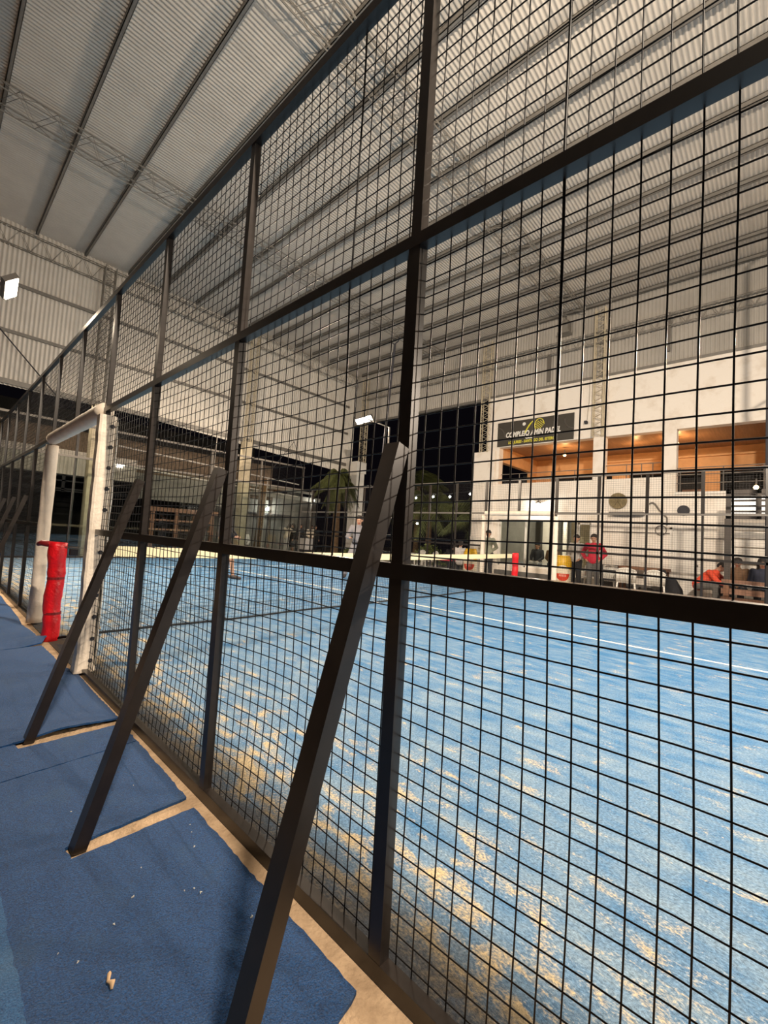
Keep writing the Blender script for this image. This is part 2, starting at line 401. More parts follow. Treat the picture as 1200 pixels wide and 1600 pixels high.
# lattice along the top of the back and right walls, lattice columns
mb = MB(); lattice(mb, (-8.5, 15.80, 8.95), (13.8, 15.95, 8.95), (0, 0, .5), (0, .12, 0), 44, .014, .007)
tag(mb.obj('wall_truss', M['rod']), 'lattice girder along the top of the far gable wall', 'truss')
mb = MB(); lattice(mb, (13.9, -6, 8.12), (13.9, 15.6, 8.12), (0, 0, .36), (-.10, 0, 0), 56, .012, .006)
tag(mb.obj('wall_truss', M['rod']), 'lattice girder on the cladding above the white building', 'truss')
for (x, y, z0, z1, w_, lb) in ((13.86, 8.60, 4.66, 9.1, .34, 'lattice steel column on the left pillar of the white building'), (13.78, 4.42, 4.80, 9.1, .30, 'lattice steel column between first and second balcony openings'),
                        (7.85, 15.78, 4.62, 9.2, .30, 'lattice steel column above the middle concrete column of the far wall'), (13.9, 15.55, 4.78, 9.1, .34, 'lattice steel column at the far corner of the hall'), (2.60, 15.70, 4.7, 9.2, .30, 'lattice steel column on the far wall left of the gate')):
    mb = MB()
    if x > 13: lattice(mb, (x, y, z0), (x, y, z1), (0, w_, 0), (.16, 0, 0), int((z1 - z0) / .26), .022, .010)
    else: lattice(mb, (x, y, z0), (x, y, z1), (w_, 0, 0), (0, .16, 0), int((z1 - z0) / .26), .02, .010)
    tag(mb.obj('truss_column', M['col'] if y != 15.70 else M['rod']), lb, 'column', 'lattice columns carrying the roof')
# concrete columns of the far side
for (x0, x1, y0, y1, zt, lb) in ((2.52, 3.02, 15.75, 16.15, 4.75, 'wide lit concrete column seen through the gate opening'), (7.68, 8.02, 15.75, 16.1, 4.62, 'slim pale concrete column behind the far end of the court'), (13.72, 14.25, 15.6, 16.1, 4.80, 'white concrete column with a block on top at the far corner')):
    mb = MB(); mb.box((x0, y0, -.15), (x1, y1, zt))
    if x0 > 10: mb.box((x0 - .06, y0 - .05, zt - .55), (x1 + .06, y1 + .05, zt + .02))
    tag(mb.obj('concrete_column', M['col'] if x0 < 10 else M['white']), lb, 'column')
# ------------------------------------------------------------------ white building
FX = 14.0
mb = MB()
mb.box((FX, 7.98, -.15), (FX + .3, 8.55, 6.84)); mb.box((FX - .12, 8.1, -.15), (FX + .3, 9.0, 4.68))
mb.box((FX, -8, 4.80), (FX + .3, 7.98, 6.84))
mb.box((FX, 4.57 - .34, 3.40), (FX + .3, 4.57, 4.80)); mb.box((FX, 2.28, 3.40), (FX + .3, 2.63, 4.80)); mb.box((FX, -.5, 2.90), (FX + .3, .29, 4.80)); mb.box((FX, -8, 2.9), (FX + .3, -2.6, 4.8))
mb.box((FX, 2.28, 2.05), (FX + .3, 7.98, 3.40)); mb.box((FX, -8, 2.05), (FX + .3, 2.28, 2.90))
mb.box((FX, 7.90, -.15), (FX + .3, 7.98, 2.05)); mb.box((FX, 2.38, -.15), (FX + .3, 4.20, 2.05)); mb.box((FX, 4.20, -.15), (FX + .3, 7.90, .34))
mb.box((FX, 1.62, 1.86), (FX + .3, 2.28, 2.05)); mb.box((FX, 2.28, 1.86), (FX + .3, 2.38, 2.05)); mb.box((FX, -8, -.15), (FX + .3, 1.62, 2.05))
mb.box((FX - .05, 4.23, -.15), (FX, 4.57, 4.80))
struct(mb, 'wall_right', M['wall'])
mb = MB(); mb.box((FX - .03, 4.6, -.15), (FX, 7.98, .16)).box((FX - .03, 2.4, -.15), (FX, 4.2, .14)); struct(mb, 'baseboard_right', M['tdgrey'])
mb = MB(); mb.box((FX - .04, 7.9, 3.38), (FX + .05, -.2, 3.42)) if False else mb.box((FX - .05, 1.0, 2.86), (FX + .1, 2.3, 2.93)); mb.box((FX - .02, 4.57, 4.80), (FX + .02, 8.0, 4.84)); struct(mb, 'trim_30', M['white'])
# balcony interior
mb = MB(); mb.box((FX + .3, -3, 2.70), (17.6, 8.0, 2.86)); struct(mb, 'floor_balcony', M['ground'])
mb = MB(); mb.box((FX + .3, -3, 4.86), (17.6, 8.5, 4.94)); struct(mb, 'ceiling_balcony', M['slat'])
mb = MB()
mb.box((17.4, -3, 4.05), (17.6, 8.0, 4.9)); mb.box((17.4, -3, 2.86), (17.6, 8.0, 3.3))
for ya, yb_ in ((7.2, 8.0), (4.3, 4.9), (2.95, 3.25), (1.55, 1.95), (-3, -.6)): mb.box((17.4, ya, 3.3), (17.6, yb_, 4.05))
mb.box((FX + .3, 7.95, 4.28), (17.6, 8.15, 4.9)); mb.box((16.9, 7.95, 2.86), (17.6, 8.15, 4.28))
mb.box((17.3, 5.2, 4.55), (17.4, -3, 4.62)); mb.box((17.37, 3.0, 4.3), (17.4, 4.2, 4.75))
struct(mb, 'wall_balcony', M['orange'])
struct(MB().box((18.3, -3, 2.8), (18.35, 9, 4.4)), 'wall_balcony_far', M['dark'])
mb = MB()
for zz in (3.78, 3.62, 3.95): mb.tube([(FX + .15, 4.6, zz), (FX + .15, 7.95, zz)], .013, 6) if zz == 3.78 else None
for y in (7.2, 6.0, 5.2): mb.tube([(FX + .15, y, 3.4), (FX + .15, y, 3.78)], .013, 6)
tag(mb.obj('railing', M['pipe']), 'thin grey handrail on the parapet of the left balcony opening', 'railing')
mb = MB(); mb.tube([(FX + .15, 2.63, 3.86), (FX + .15, 4.22, 3.86)], .013, 6)
for y in (3.62, 3.2, 2.9): mb.tube([(FX + .15, y, 3.4), (FX + .15, y, 3.86)], .013, 6)
tag(mb.obj('railing', M['pipe']), 'thin grey handrail on the parapet of the middle balcony opening', 'railing')
mb = MB()
for zz in (3.45, 3.65, 3.20): mb.tube([(FX + .15, .29, zz), (FX + .15, 2.28, zz)], .013, 6)
for y in (2.2, 1.2, .35): mb.tube([(FX + .15, y, 2.9), (FX + .15, y, 3.65)], .016, 6)
tag(mb.obj('railing', M['pipe']), 'grey three bar handrail in the right balcony opening', 'railing')
mb = MB(); mb.box((FX + .5, 1.7, 3.0), (FX + .75, 2.2, 3.06)).box((FX + .5, 1.72, 2.86), (FX + .55, 1.77, 3.0)).box((FX + .7, 2.13, 2.86), (FX + .75, 2.18, 3.0)); tag(mb.obj('balcony_bench', M['wood']), 'low dark bench in the right balcony opening', 'bench')
# ground floor glazing
def window(name, y0, y1, z0, z1, x=FX + .12, mull=()):
    mb = MB(); f = .05
    mb.box((x, y0, z0), (x + .07, y1, z0 + f)).box((x, y0, z1 - f), (x + .07, y1, z1)).box((x, y0, z0), (x + .07, y0 + f, z1)).box((x, y1 - f, z0), (x + .07, y1, z1))
    for q in mull: mb.box((x, q - .03, z0), (x + .07, q + .03, z1))
    o = struct(mb, name, M['white'])
    MB().box((x + .03, y0 + f, z0 + f), (x + .038, y1 - f, z1 - f)).obj('window_pane', M['glass'], o)
window('window_1', 5.05, 7.90, .34, 2.05, mull=(6.86, 5.95))
window('window_2', 4.20, 5.02, .34, 1.98, mull=(4.62,))
mb = MB(); mb.box((FX + .3, 4.0, -.12), (18.5, 8.0, -.05)); struct(mb, 'floor_interior', M['ground'])
mb = MB(); mb.box((18.4, 3.9, -.1), (18.5, 8.0, 2.7)).box((FX + .3, 3.9, -.1), (18.5, 4.0, 2.7)).box((FX + .3, 7.98, -.1), (18.5, 8.1, 2.7)); struct(mb, 'wall_interior', M['grey'])
mb = MB()
for a, b in ((7.2, 7.5), (6.5, 6.65), (5.7, 5.85), (4.9, 5.3)): mb.box((17.2, a, -.05), (17.3, b, 2.6))
struct(mb, 'trim_31', M['white'])
mb = MB(); mb.box((16.0, 5.0, -.05), (16.05, 5.9, 2.3)); tag(mb.obj('curtain', M['col']), 'pale curtain hanging inside the white building window', 'curtain')
# door
mb = MB(); mb.box((FX + .03, 1.66, -.15), (FX + .08, 2.34, 1.84)); d1 = struct(mb, 'door_1', M['white'])
MB().box((FX - .02, 1.72, .80), (FX + .03, 1.78, .86)).obj('door_handle', M['pipe'], d1)
mb = MB(); mb.box((FX - .02, 1.60, -.15), (FX + .02, 1.66, 1.90)).box((FX - .02, 2.34, -.15), (FX + .02, 2.40, 1.90)).box((FX - .02, 1.60, 1.84), (FX + .02, 2.40, 1.90)); struct(mb, 'trim_32', M['white'])
mb = MB(); mb.box((FX - .02, 5.05, 2.28), (FX + .0, 8.0, 2.33)).box((FX - .03, 2.4, 1.70), (FX, 4.2, 1.73)).box((FX - .03, .3, 1.60), (FX, 1.6, 1.63)); struct(mb, 'trim_33', M['pipe'])

# ------------------------------------------------------------------ sign
sg = thing('banner_sign', 'charcoal banner with a racket emblem over the left balcony opening', 'sign', (FX - .03, 6.64, 5.29))
MB().box((-.02, -1.42, -.46), (.02, 1.42, .46)).obj('banner_panel', M['signbg'], sg)
RT = (PI / 2, 0, -PI / 2)
text_mesh('COMPLEJO AMIN PADEL', .26, M['wletter'], 'lettering', sg, (-.026, 0.05, -.06), RT, .003, 2.05, .2, .010)
text_mesh('CLUB', .15, M['wletter'], 'lettering', sg, (-.026, .10, -.21), RT, .003, .40, .0, .010)
text_mesh('LOS JURIES - SANTIAGO DEL ESTERO', .14, M['yellow'], 'lettering', sg, (-.026, .08, -.35), RT, .003, 1.75, .1, .005)
mb = MB(); MB().box((-.026, .35, -.195), (-.02, 1.0, -.18)).obj('rule', M['yellow'], sg); MB().box((-.026, -.85, -.195), (-.02, -.15, -.18)).obj('rule', M['yellow'], sg)
# racket: arc and dotted head
mb = MB(); rc = V((-.026, -.22, .20))
mb.tube([(rc.x, rc.y + .17 * math.cos(a), rc.z + .22 * math.sin(a)) for a in [(-.25 + 1.25 * k / 18) * PI for k in range(19)]], .016, 6)
mb.tube([(rc.x, .02 + .14 * (1 - (k / 8) ** 2) * 0 + .30 * (k / 8), .36 - .40 * (k / 8) ** 1.4) for k in range(9)], [.030 - .012 * abs(k - 4) / 4 for k in range(9)], 6)
mb.obj('racket_outline', M['yellow'], sg)
mb = MB()
for i in range(5):
    for j in range(5):
        yy, zz = (i - 2) * .058, (j - 2) * .062
        a = .7; y2, z2 = yy * math.cos(a) - zz * math.sin(a), yy * math.sin(a) + zz * math.cos(a)
        if abs(y2) < .13 and abs(z2) < .16: mb.box((-.026, rc.y + y2 - .017, rc.z + z2 - .017), (-.021, rc.y + y2 + .017, rc.z + z2 + .017))
mb.obj('racket_holes', M['yellow'], sg)
mb = MB(); mb.ball((-.022, .36, .30), .065, 12, (.15, 1, 1)); mb.obj('ball_emblem', M['wletter'], sg, True)
for c, s_ in ((1.42, 1), (-1.42, -1)):
    mb = MB(); mb.tube([(-.022, c - s_ * .30 * math.cos(a), (.28 if s_ < 0 else -.1) + .36 * math.sin(a) * (1 if s_ > 0 else -1)) for a in [k / 10 * PI / 2 for k in range(11)]], .022, 6)
    mb.obj('corner_arc', M['signarc'], sg)
# ------------------------------------------------------------------ wall fittings
f1 = thing('extractor_fan', 'round dusty beige extractor fan cover on the white wall', 'fan', (FX - .03, 3.79, 2.69))
mb = MB(); mb.tube([(-.06, 0, 0), (.03, 0, 0)], .25, 28); mb.obj('cover', M['fan'], f1)
mb = MB()
for k in range(6): mb.beam((-.065, 0, 0), (-.065, .22 * math.cos(k * PI / 3), .22 * math.sin(k * PI / 3)), .012, .05, (1, 0, 0))
mb.obj('blade', M['fan'], f1)
f2 = MB().tube([(FX - .05, 2.08, 2.39), (FX + .01, 2.08, 2.39)], .15, 24).obj('wall_vent', M['charcoal']); tag(f2, 'round black vent hole cover above the white door', 'vent')
s_ = MB().box((FX - .30, 3.05, 2.24), (FX, 3.98, 2.33)).obj('wall_shelf', M['pipe']); tag(s_, 'grey ledge under the round beige fan cover', 'shelf')
hz = MB(); hz.tube([(FX - .06, 3.02 - .55 * t, 2.52 + .10 * math.sin(PI * min(1, t * 1.6)) - .62 * max(0, t - .35) ** 1.3) for t in [k / 14 for k in range(15)]] + [(FX - .06, 2.47, 1.95)], .022, 8)
hz.tube([(FX - .05, 2.62 + .14 * math.cos(a), 1.80 + .14 * math.sin(a)) for a in [k / 18 * 2 * PI for k in range(18)]], .014, 6, closed=True)
tag(hz.obj('hose', M['pipe']), 'curved grey hose with a loop on the white wall', 'hose')
def pend(name, loc, label, cat, shade, wat, col):
    t = thing(name, label, cat, loc)
    MB().ball((0, 0, 0), .05, 12).obj('bulb', M['bulb'], t, True)
    MB().tube([(0, 0, .05), (0, 0, .20)], .02, 8).obj('socket', shade, t)
    lamp('lamp_or_fill_light', 'POINT', (loc[0] - .02, loc[1], loc[2] - .12), wat, col, None, .06)
pend('balcony_lamp', (15.2, 5.95, 4.56), 'bare warm bulb under the left balcony ceiling', 'lamp', M['pipe'], 26, (1, .55, .22))
pend('balcony_lamp', (15.2, 2.45, 4.62), 'bare warm bulb under the right balcony ceiling', 'lamp', M['pipe'], 26, (1, .55, .22))
lamp('lamp_or_fill_light', 'POINT', (15.6, 3.7, 4.5), 10, (1, .55, .22), None, .06)
pend('kiosk_lamp', (12.35, .45, 2.80), 'glaring bulb above the slatted kiosk beam', 'lamp', M['pipe'], 45, (1, .80, .50))
wl = thing('wall_lamp', 'small cone shaded lamp on the parapet over the windows', 'lamp', (FX - .18, 6.30, 2.62))
mb = MB(); mb.lathe([(.14, 0), (.05, .06), (.02, .09), (.02, .12)], (0, 0, 0), 16); mb.obj('lamp_shade', M['pipe'], wl)
MB().tube([(0, 0, .10), (.18, 0, .12)], .012, 6).obj('bracket', M['pipe'], wl)
MB().ball((0, 0, -.01), .035, 10).obj('bulb', M['ledw'], wl, True)
lamp('lamp_or_fill_light', 'POINT', (FX - .2, 6.30, 2.54), 30, (1, .92, .80), None, .05)
cm = thing('security_camera', 'small dark camera hanging from a cable right of the banner', 'camera', (FX - .06, 4.81, 5.33))
MB().box((-.12, -.04, -.04), (.04, .04, .04)).obj('camera_body', M['charcoal'], cm)
MB().tube([(.04, 0, .04), (.04, -.05, .7), (.05, -.06, 1.5)], .006, 5).obj('cable', M['pipe'], cm)
lamp('lamp_or_fill_light', 'POINT', (16.2, 6.2, 2.3), 110, (1, .86, .66), None, .08)

for yy, z0, z1, lb in ((6.15, 7.02, 8.0, 'short dark downpipe on the grey cladding left of the banner'), (2.55, 7.2, 8.4, 'short dark downpipe on the grey cladding at the right')):
    tag(MB().box((13.93, yy - .06, z0), (14.0, yy + .06, z1)).obj('downpipe', M['pipe']), lb, 'pipe')
jb = MB().box((13.72, 5.45, 8.62), (14.05, 5.75, 9.0)).box((13.68, 5.40, 8.55), (14.05, 5.80, 8.62)); tag(jb.obj('junction_box', M['rod']), 'grey bracket box under the eave at the truss end', 'box')
tag(MB().tube([(-.2, 15.75, 6.6), (1.55, 15.75, 4.72)], .018, 6).obj('guy_cable', M['charcoal']), 'dark slanting guy cable on the far gable wall at left', 'cable')
tag(MB().tube([(9.0, 15.7, 3.75), (9.95, 15.7, 5.05), (10.5, 15.7, 3.9)], .016, 6).obj('guy_cable', M['charcoal']), 'dark inverted V of cable below the far gable cladding', 'cable')
# ------------------------------------------------------------------ kiosk at the right
kx = 12.35
kk = thing('slatted_kiosk', 'grey metal kiosk frame with a slatted backlit beam at right', 'kiosk', (kx, .0, -.15))
mb = MB()
mb.box((-.06, -2.2, 2.20), (.06, 1.00, 2.30)).box((-.06, -2.2, 2.80), (.06, 1.00, 2.90))
for zz in (2.40, 2.53, 2.66, 2.79): mb.box((-.05, -2.2, zz - .038), (.05, 1.0, zz + .002))
for y in (.95, .40, -.3): mb.box((-.06, y - .05, 2.2), (.06, y + .05, 2.90))
mb.obj('beam', M['kiosk'], kk)
MB().box((.06, -2.2, 2.32), (.09, .96, 2.80)).obj('light_panel', M['slotlit'], kk)
MB().box((-.07, .90, 0), (.07, 1.02, 2.2)).obj('post', M['kiosk'], kk)
mb = MB()
for k in range(9): mb.box((1.38, -2.2, .25 + k * .22), (1.42, .98, .25 + k * .22 + .19))
mb.box((-.06, .95, 2.22), (1.42, 1.0, 2.3))
mb.obj('shutter', M['clad'], kk)

# ================================================================== FENCES
def wire_panel(y0, y1, z0, z1, X, rot=None, r=.0019, n=6, bulge=0.0, fat=None, seed=0, axis='y'):
    mb = MB(); rnd = random.Random(seed)
    ph = rnd.random() * 6; amp = bulge
    def B(y, z):
        u = (y - y0) / (y1 - y0); v = (z - z0) / (z1 - z0)
        return amp * math.sin(PI * u) * math.sin(PI * v) * (1 + .5 * math.sin(3 * u + ph)) + .0015 * math.sin(9 * u + 7 * v + ph) * (1 if bulge else 0)
    def P(y, z): return (X + B(y, z), y + (.0022 * math.sin(z * 6 + ph) if bulge else 0), z + (.0028 * math.sin(y * 7 + ph) if bulge else 0)) if axis == 'y' else (y, X, z)
    ny = 8 if bulge else 1
    k = math.ceil((y0 - .716) / .0505)
    while .716 + k * .0505 < y1:
        y = .716 + k * .0505; k += 1
        if y < y0 + .004: continue
        rr = r * (1.9 if fat is not None and abs(y - fat) < .026 else 1)
        mb.tube([P(y, z0 + (z1 - z0) * i / ny) for i in range(ny + 1)], rr, n, caps=False)
    k = math.ceil((z0 - .94) / .0485)
    while .94 + k * .0485 < z1:
        z = .94 + k * .0485; k += 1
        if z < z0 + .004: continue
        mb.tube([P(y0 + (y1 - y0) * i / ny, z) for i in range(ny + 1)], r, n, caps=False)
    return mb
RL = [(0.0, .045), (1.018, 1.060), (1.950, 1.987), (2.870, 2.910)]   # rails
D_ = .035
nf = thing('court_fence', 'tall black mesh side fence running along the blue walkway', 'fence', (0, 0, 0))
Y0, Y1 = -1.258, 10.782
def rail(fe, y0, y1, z0, z1, x0=0, x1=D_): MB().box((x0, y0, z0), (x1, y1, z1)).obj('rail', M['iron'], fe)
gy0, gy1 = 3.782, 5.742
for i, (z0, z1) in enumerate(RL):
    if i in (0, 1): rail(nf, Y0, gy0 - .04, z0, z1); rail(nf, gy1 + .04, Y1, z0, z1)
    elif i == 2: rail(nf, Y0, Y1, z0, z1)
    else: rail(nf, Y0, Y1, z0, z1)
for k in range(-2, 11):
    y = .742 + k
    if k != 4: MB().box((.0008, y, RL[0][1]), (D_, y + .041, RL[2][0])).obj('post', M['iron'], nf)
    MB().box((.004, y + .003, RL[2][1]), (D_, y + .038, RL[3][0])).obj('post', M['iron'], nf)
for k in range(-2, 10):
    y0, y1 = .742 + k + .041, .742 + k + 1
    nearp = k <= 2
    for j in range(3):
        if j < 2 and k in (3, 4): continue
        mb = wire_panel(y0 - .02, y1 + .02, RL[j][1] - .01, RL[j + 1][0] + .01, D_ + .001, r=.0019 if nearp else .0017, n=6 if nearp else 4,
                        bulge=(.020 if j == 0 else .008) if nearp else .004, fat=(1.09 if (k == 0) else (.36 if k == -1 else None)) if j > 0 else None, seed=k * 3 + j)
        mb.obj('mesh_panel', M['wire'], nf, True)
for k in (-1, 0, 1, 2, 6, 7, 8, 9):
    y = .742 + k + .020
    b = MB().beam((-.425, y, .0), (-.026, y, 1.375), .042, .052, (0, 1, 0)).obj('brace', M['iron'], nf)
# far side fence
FY = 4.20
ff = thing('court_fence', 'far mesh side fence of the court before the white building', 'fence', (10.0, 0, 0))
gates = (4.22, 6.22)
for i, (z0, z1) in enumerate(RL):
    z0 -= .0; z1 += .01
    for a, b in (((-5.2, 4.2), (6.24, 14.9)) if i < 2 else ((-5.2, 14.9),)):
        MB().box((.02, a, z0), (.06, b, z1)).obj('rail', M['iron'] if i < 2 else M['pipe'], ff)
for k in range(-9, 11):
    y = FY + k
    if k != 1: MB().box((.02, y - .02, .045), (.06, y + .02, RL[2][0])).obj('post', M['iron'], ff)
    MB().box((.015, y - .032, RL[2][1]), (.065, y + .032, RL[3][0])).obj('post', M['iron'], ff)
for k in range(-6, 10):
    for j in range(3):
        if j < 2 and k in (0, 1): continue
        mb = wire_panel(FY + k + .02, FY + k + .98, RL[j][1], RL[j + 1][0], .02, r=.0017, n=4)
        mb.obj('mesh_panel', M['wire'], ff)
# glass end wall of the court
gw = thing('glass_end_wall', 'glass and mesh end wall across the far end of the court', 'fence', (0, 14.9, 0))
for z0, z1 in ((2.87, 2.93), (3.82, 3.88), (0, .05)):
    MB().box((0, 0, z0), (10.05, .05, z1)).obj('rail', M['pipe'] if z0 > 1 else M['iron'], gw)
for i in range(6):
    x = i * 2.0
    MB().box((x, .055, 0), (x + .06, .11, 3.88)).obj('post', M['pipe'] if i > 1 else M['iron'], gw)
    if i < 5:
        MB().box((x + .02, .02, .05), (x + 2.0 - .02, .032, 2.87)).obj('glass_panel', M['glass'], gw)
for i in range(10):
    mb = wire_panel(i + .0, i + 1.0, 2.93, 3.82, .02, r=.0017, n=4, axis='x'); mb.obj('mesh_panel', M['wire'], gw)
sw = thing('glass_side_wall', 'glass return panels where the near side fence meets the far end', 'fence', (0, 10.8, 0))
for i in range(2):
    MB().box((.01, .0 + i * 2.03, .03), (.022, 2.0 + i * 2.03, 2.9)).obj('glass_panel', M['glass'], sw)
    MB().box((.0, 2.0 + i * 2.03, 0), (.05, 2.03 + i * 2.03, 2.95)).obj('post', M['iron'], sw)
MB().box((0, 0, 2.9), (.04, 4.06, 2.94)).obj('rail', M['iron'], sw)

# ------------------------------------------------------------------ pads
def sleeve(name, pts, r, label, eyel=None, parent=None, mt='pad', flare=1.0):
    n = 24; P = []; R = []
    a, b = V(pts[0]), V(pts[1]); rnd = random.Random(len(label))
    for i in range(n + 1):
        t = i / n; P.append(a.lerp(b, t)); R.append(r * (1 + .035 * rnd.uniform(-1, 1) + (flare - 1) * max(0, 1 - t * 5)))
    t = thing(name, label, 'padding', a)
    MB().tube([p - a for p in P], R, 14).obj('cover', M[mt], t, True)
    return t
pd = thing('post_padding', 'cream laced padding on the near gate post beside the red net post', 'padding', (0.018, 3.765, 0))
mb = MB(); rr = random.Random(3)
# wrapped sleeve: flat outside face plus court side face with eyelets
prof = [(-.055, -.045), (-.055, .035), (-.03, .050), (.045, .050), (.060, .035), (.060, -.030), (.040, -.052), (-.040, -.052)]
vs, fs = [], []
L = 28
for i in range(L + 1):
    z = .02 + 1.90 * i / L; k = 1 + .05 * rr.uniform(-1, 1) + (.25 if i == 0 else .1 if i == 1 else 0)
    for x, y in prof: vs.append((x * k, y * k, z))
for i in range(L):
    for q in range(8): fs.append((i * 8 + q, i * 8 + (q + 1) % 8, (i + 1) * 8 + (q + 1) % 8, (i + 1) * 8 + q))
fs.append(tuple(range(8))[::-1]); fs.append(tuple(range(L * 8, L * 8 + 8)))
mb.add(vs, fs); mb.obj('cover', M['pad'], pd, False)
for i in range(12):
    z = .10 + i * .158
    MB().tube([(.030, -.050, z), (.030, -.0585, z)], .015, 12).obj('eyelet', M['charcoal'], pd)
cp = []
for i in range(40):
    t = i / 39; cp.append((.064 + .003 * math.sin(t * 30), -.046 - .002 * math.cos(t * 37), .06 + 1.82 * t))
MB().tube(cp, .007, 6).obj('lacing_cord', M['cord'], pd, True)
mb = MB(); mb.box((.062, -.040, .05), (.075, .02, 1.02)); mb.obj('inner_lining', M['black'], pd)
sleeve('post_padding', [(.02, 5.762, .02), (.02, 5.762, 1.90)], .058, 'round cream padding on the far gate post left of the red net post', flare=1.25)
sleeve('beam_padding', [(.012, 3.80, 1.965), (.012, 5.72, 1.965)], .062, 'cream padding around the crossbar over the near gate opening')
sleeve('post_padding', [(10.03, 4.20, .02), (10.03, 4.20, 1.90)], .065, 'cream padding on the far side gate post behind the can shaped cooler')
sleeve('post_padding', [(10.03, 6.24, .02), (10.03, 6.24, 1.90)], .065, 'cream padding on the far side gate post by the olive shirted man')
sleeve('beam_padding', [(10.03, 4.24, 1.97), (10.03, 6.20, 1.97)], .065, 'cream padding around the crossbar over the far gate opening')

# ------------------------------------------------------------------ net
NA, NB = V((.06, 4.90, 0)), V((9.80, 5.17, 0))
nd = (NB - NA).normalized()
nt_ = thing('court_net', 'black tennis style net with cream tape across the blue court', 'net', NA)
def NP(t, z): return nd * ((NB - NA).length * t) + V((0, 0, z))
def top(t): return .885 - .05 * math.sin(PI * t)
mb = MB(); n = 60
for i in range(n):
    t0, t1 = .015 + .97 * i / n, .015 + .97 * (i + 1) / n
    a0, a1 = NP(t0, top(t0)), NP(t1, top(t1)); h = .105; e = V((-nd.y, nd.x, 0)) * .006
    mb.add([a0 - e, a1 - e, a1 - e - V((0, 0, h)), a0 - e - V((0, 0, h)), a0 + e, a1 + e, a1 + e - V((0, 0, h)), a0 + e - V((0, 0, h))],
           [(0, 1, 2, 3), (7, 6, 5, 4), (0, 4, 5, 1), (3, 2, 6, 7)] + ([(0, 3, 7, 4)] if i == 0 else []) + ([(1, 5, 6, 2)] if i == n - 1 else []))
mb.obj('net_tape', M['tape'], nt_)
mb = MB(); ln = (NB - NA).length; nv = int(ln / .043)
for i in range(nv):
    t = .004 + .992 * i / nv; wob = .006 * math.sin(i * 1.3)
    mb.tube([NP(t, .03), NP(t + .0007 * math.sin(i), .4) + V((0, wob, 0)), NP(t, top(t) - .09)], .0017, 4, caps=False)
for j in range(19):
    mb.tube([NP(.004 + .992 * i / 40, (.04 + (top(.004 + .992 * i / 40) - .13) * j / 18) + .004 * math.sin(i * 2.1 + j)) for i in range(41)], .0017, 4, caps=False)
mb.obj('net_mesh', M['net'], nt_)
MB().tube([NP(i / 30, .022 + .006 * math.sin(i * .9)) for i in range(31)], .012, 6).obj('bottom_cord', M['net'], nt_, True)
MB().tube([NP(0, .86), NP(.016, .85)], .004, 6).obj('tension_cable', M['pipe'], nt_)
MB().box(tuple(NP(.5, .02) - V((.028, .009, 0))), tuple(NP(.5, top(.5) - .1) + V((.028, .009, 0)))).obj('centre_strap', M['tape'], nt_)
def net_post(loc, label, flap, r):
    t = thing('net_post', label, 'post', loc)
    rr = random.Random(5); P, R = [], []
    for i in range(23):
        z = .0 + .90 * i / 22; P.append((.006 * math.sin(i * .55), .004 * math.cos(i * .8), z)); R.append(r * (1 + .03 * math.sin(i * 1.35) + .03 * rr.uniform(-1, 1) + .10 * i / 22) * (.93 if i in (6, 14) else 1))
    MB().tube(P, R, 18).obj('padding', M['red'], t, True)
    for z in (.24, .56, .845): MB().tube([(.004, 0, z), (.004, 0, z + .022)], r * 1.03, 18).obj('strap', M['redstrap'], t)
    if flap:
        mb = MB(); mb.tube([(-.03, .05, .875), (-.10, .15, .885), (-.12, .20, .87)], [.030, .028, .02], 8); mb.obj('flap', M['redstrap'], t, True)
        MB().tube([(.05, -.02, .86), (.16, -.0, .855)], .010, 6).obj('winch_strap', M['black'], t)
        MB().box((.09, -.03, .78), (.15, .03, .84)).obj('winch', M['black'], t)
    return t
net_post((.012, 4.93, 0), 'red padded net post standing by the near gate opening', True, .066)
net_post((9.92, 5.19, 0), 'red padded net post at the far side of the net', False, .075)

# ------------------------------------------------------------------ floodlights
def flood(loc, tgt, label, pole):
    t = thing('floodlight', label, 'floodlight', loc)
    d = (V(tgt) - V(loc)).normalized()
    zx = -d; xx = V((0, 1, 0)); xx = (xx - zx * xx.dot(zx)).normalized(); yx = zx.cross(xx)
    q = Matrix((xx, yx, zx)).transposed().to_4x4()
    h = MB().box((-.36, -.12, -.02), (.36, .12, .07)).obj('housing', M['pipe'], t); h.matrix_local = q
    l = MB().box((-.335, -.095, -.035), (.335, .095, -.018)).obj('lens', M['lens'], t); l.matrix_local = q
    b = MB().tube([(0, 0, .06), (0, 0, .18)], .02, 8).obj('bracket', M['pipe'], t); b.matrix_local = q
    mb = MB(); mb.tube([V(p) - V(loc) for p in pole], .032, 10); mb.obj('pole', M['steel'], t)
    return t
flood(FLOOD[0][0], FLOOD[0][1], 'lit floodlight on a grey mast beyond the far fence', [(10.12, 10.22, -.1), (10.12, 10.22, 5.0), (9.97, 11.25, 5.44)])
flood(FLOOD[1][0], FLOOD[1][1], 'floodlight over the far fence outside the right edge', [(10.14, .16, -.1), (10.14, .16, 5.2), (9.98, -.5, 5.62)])
flood(FLOOD[4][0], FLOOD[4][1], 'unseen floodlight added behind the camera for the sheen on the fence posts', [(10.14, -10.9, -.1), (10.14, -10.9, 5.3), (10.0, -10.3, 5.75)])
mk2 = MB().tube([(10.22, .20, -.15), (10.22, .20, 8.2)], .045, 10).tube([(10.22, .20, 8.2), (10.22, .05, 8.3)], .022, 8)
tag(mk2.obj('mast', M['charcoal']), 'tall thin mast at the right edge behind the far fence', 'mast')
flood(FLOOD[2][0], FLOOD[2][1], 'lit floodlight tilted on an arm before the far gable wall', [(-.60, 10.20, -.01), (-.60, 10.20, 4.95), (-.20, 10.24, 5.27)])
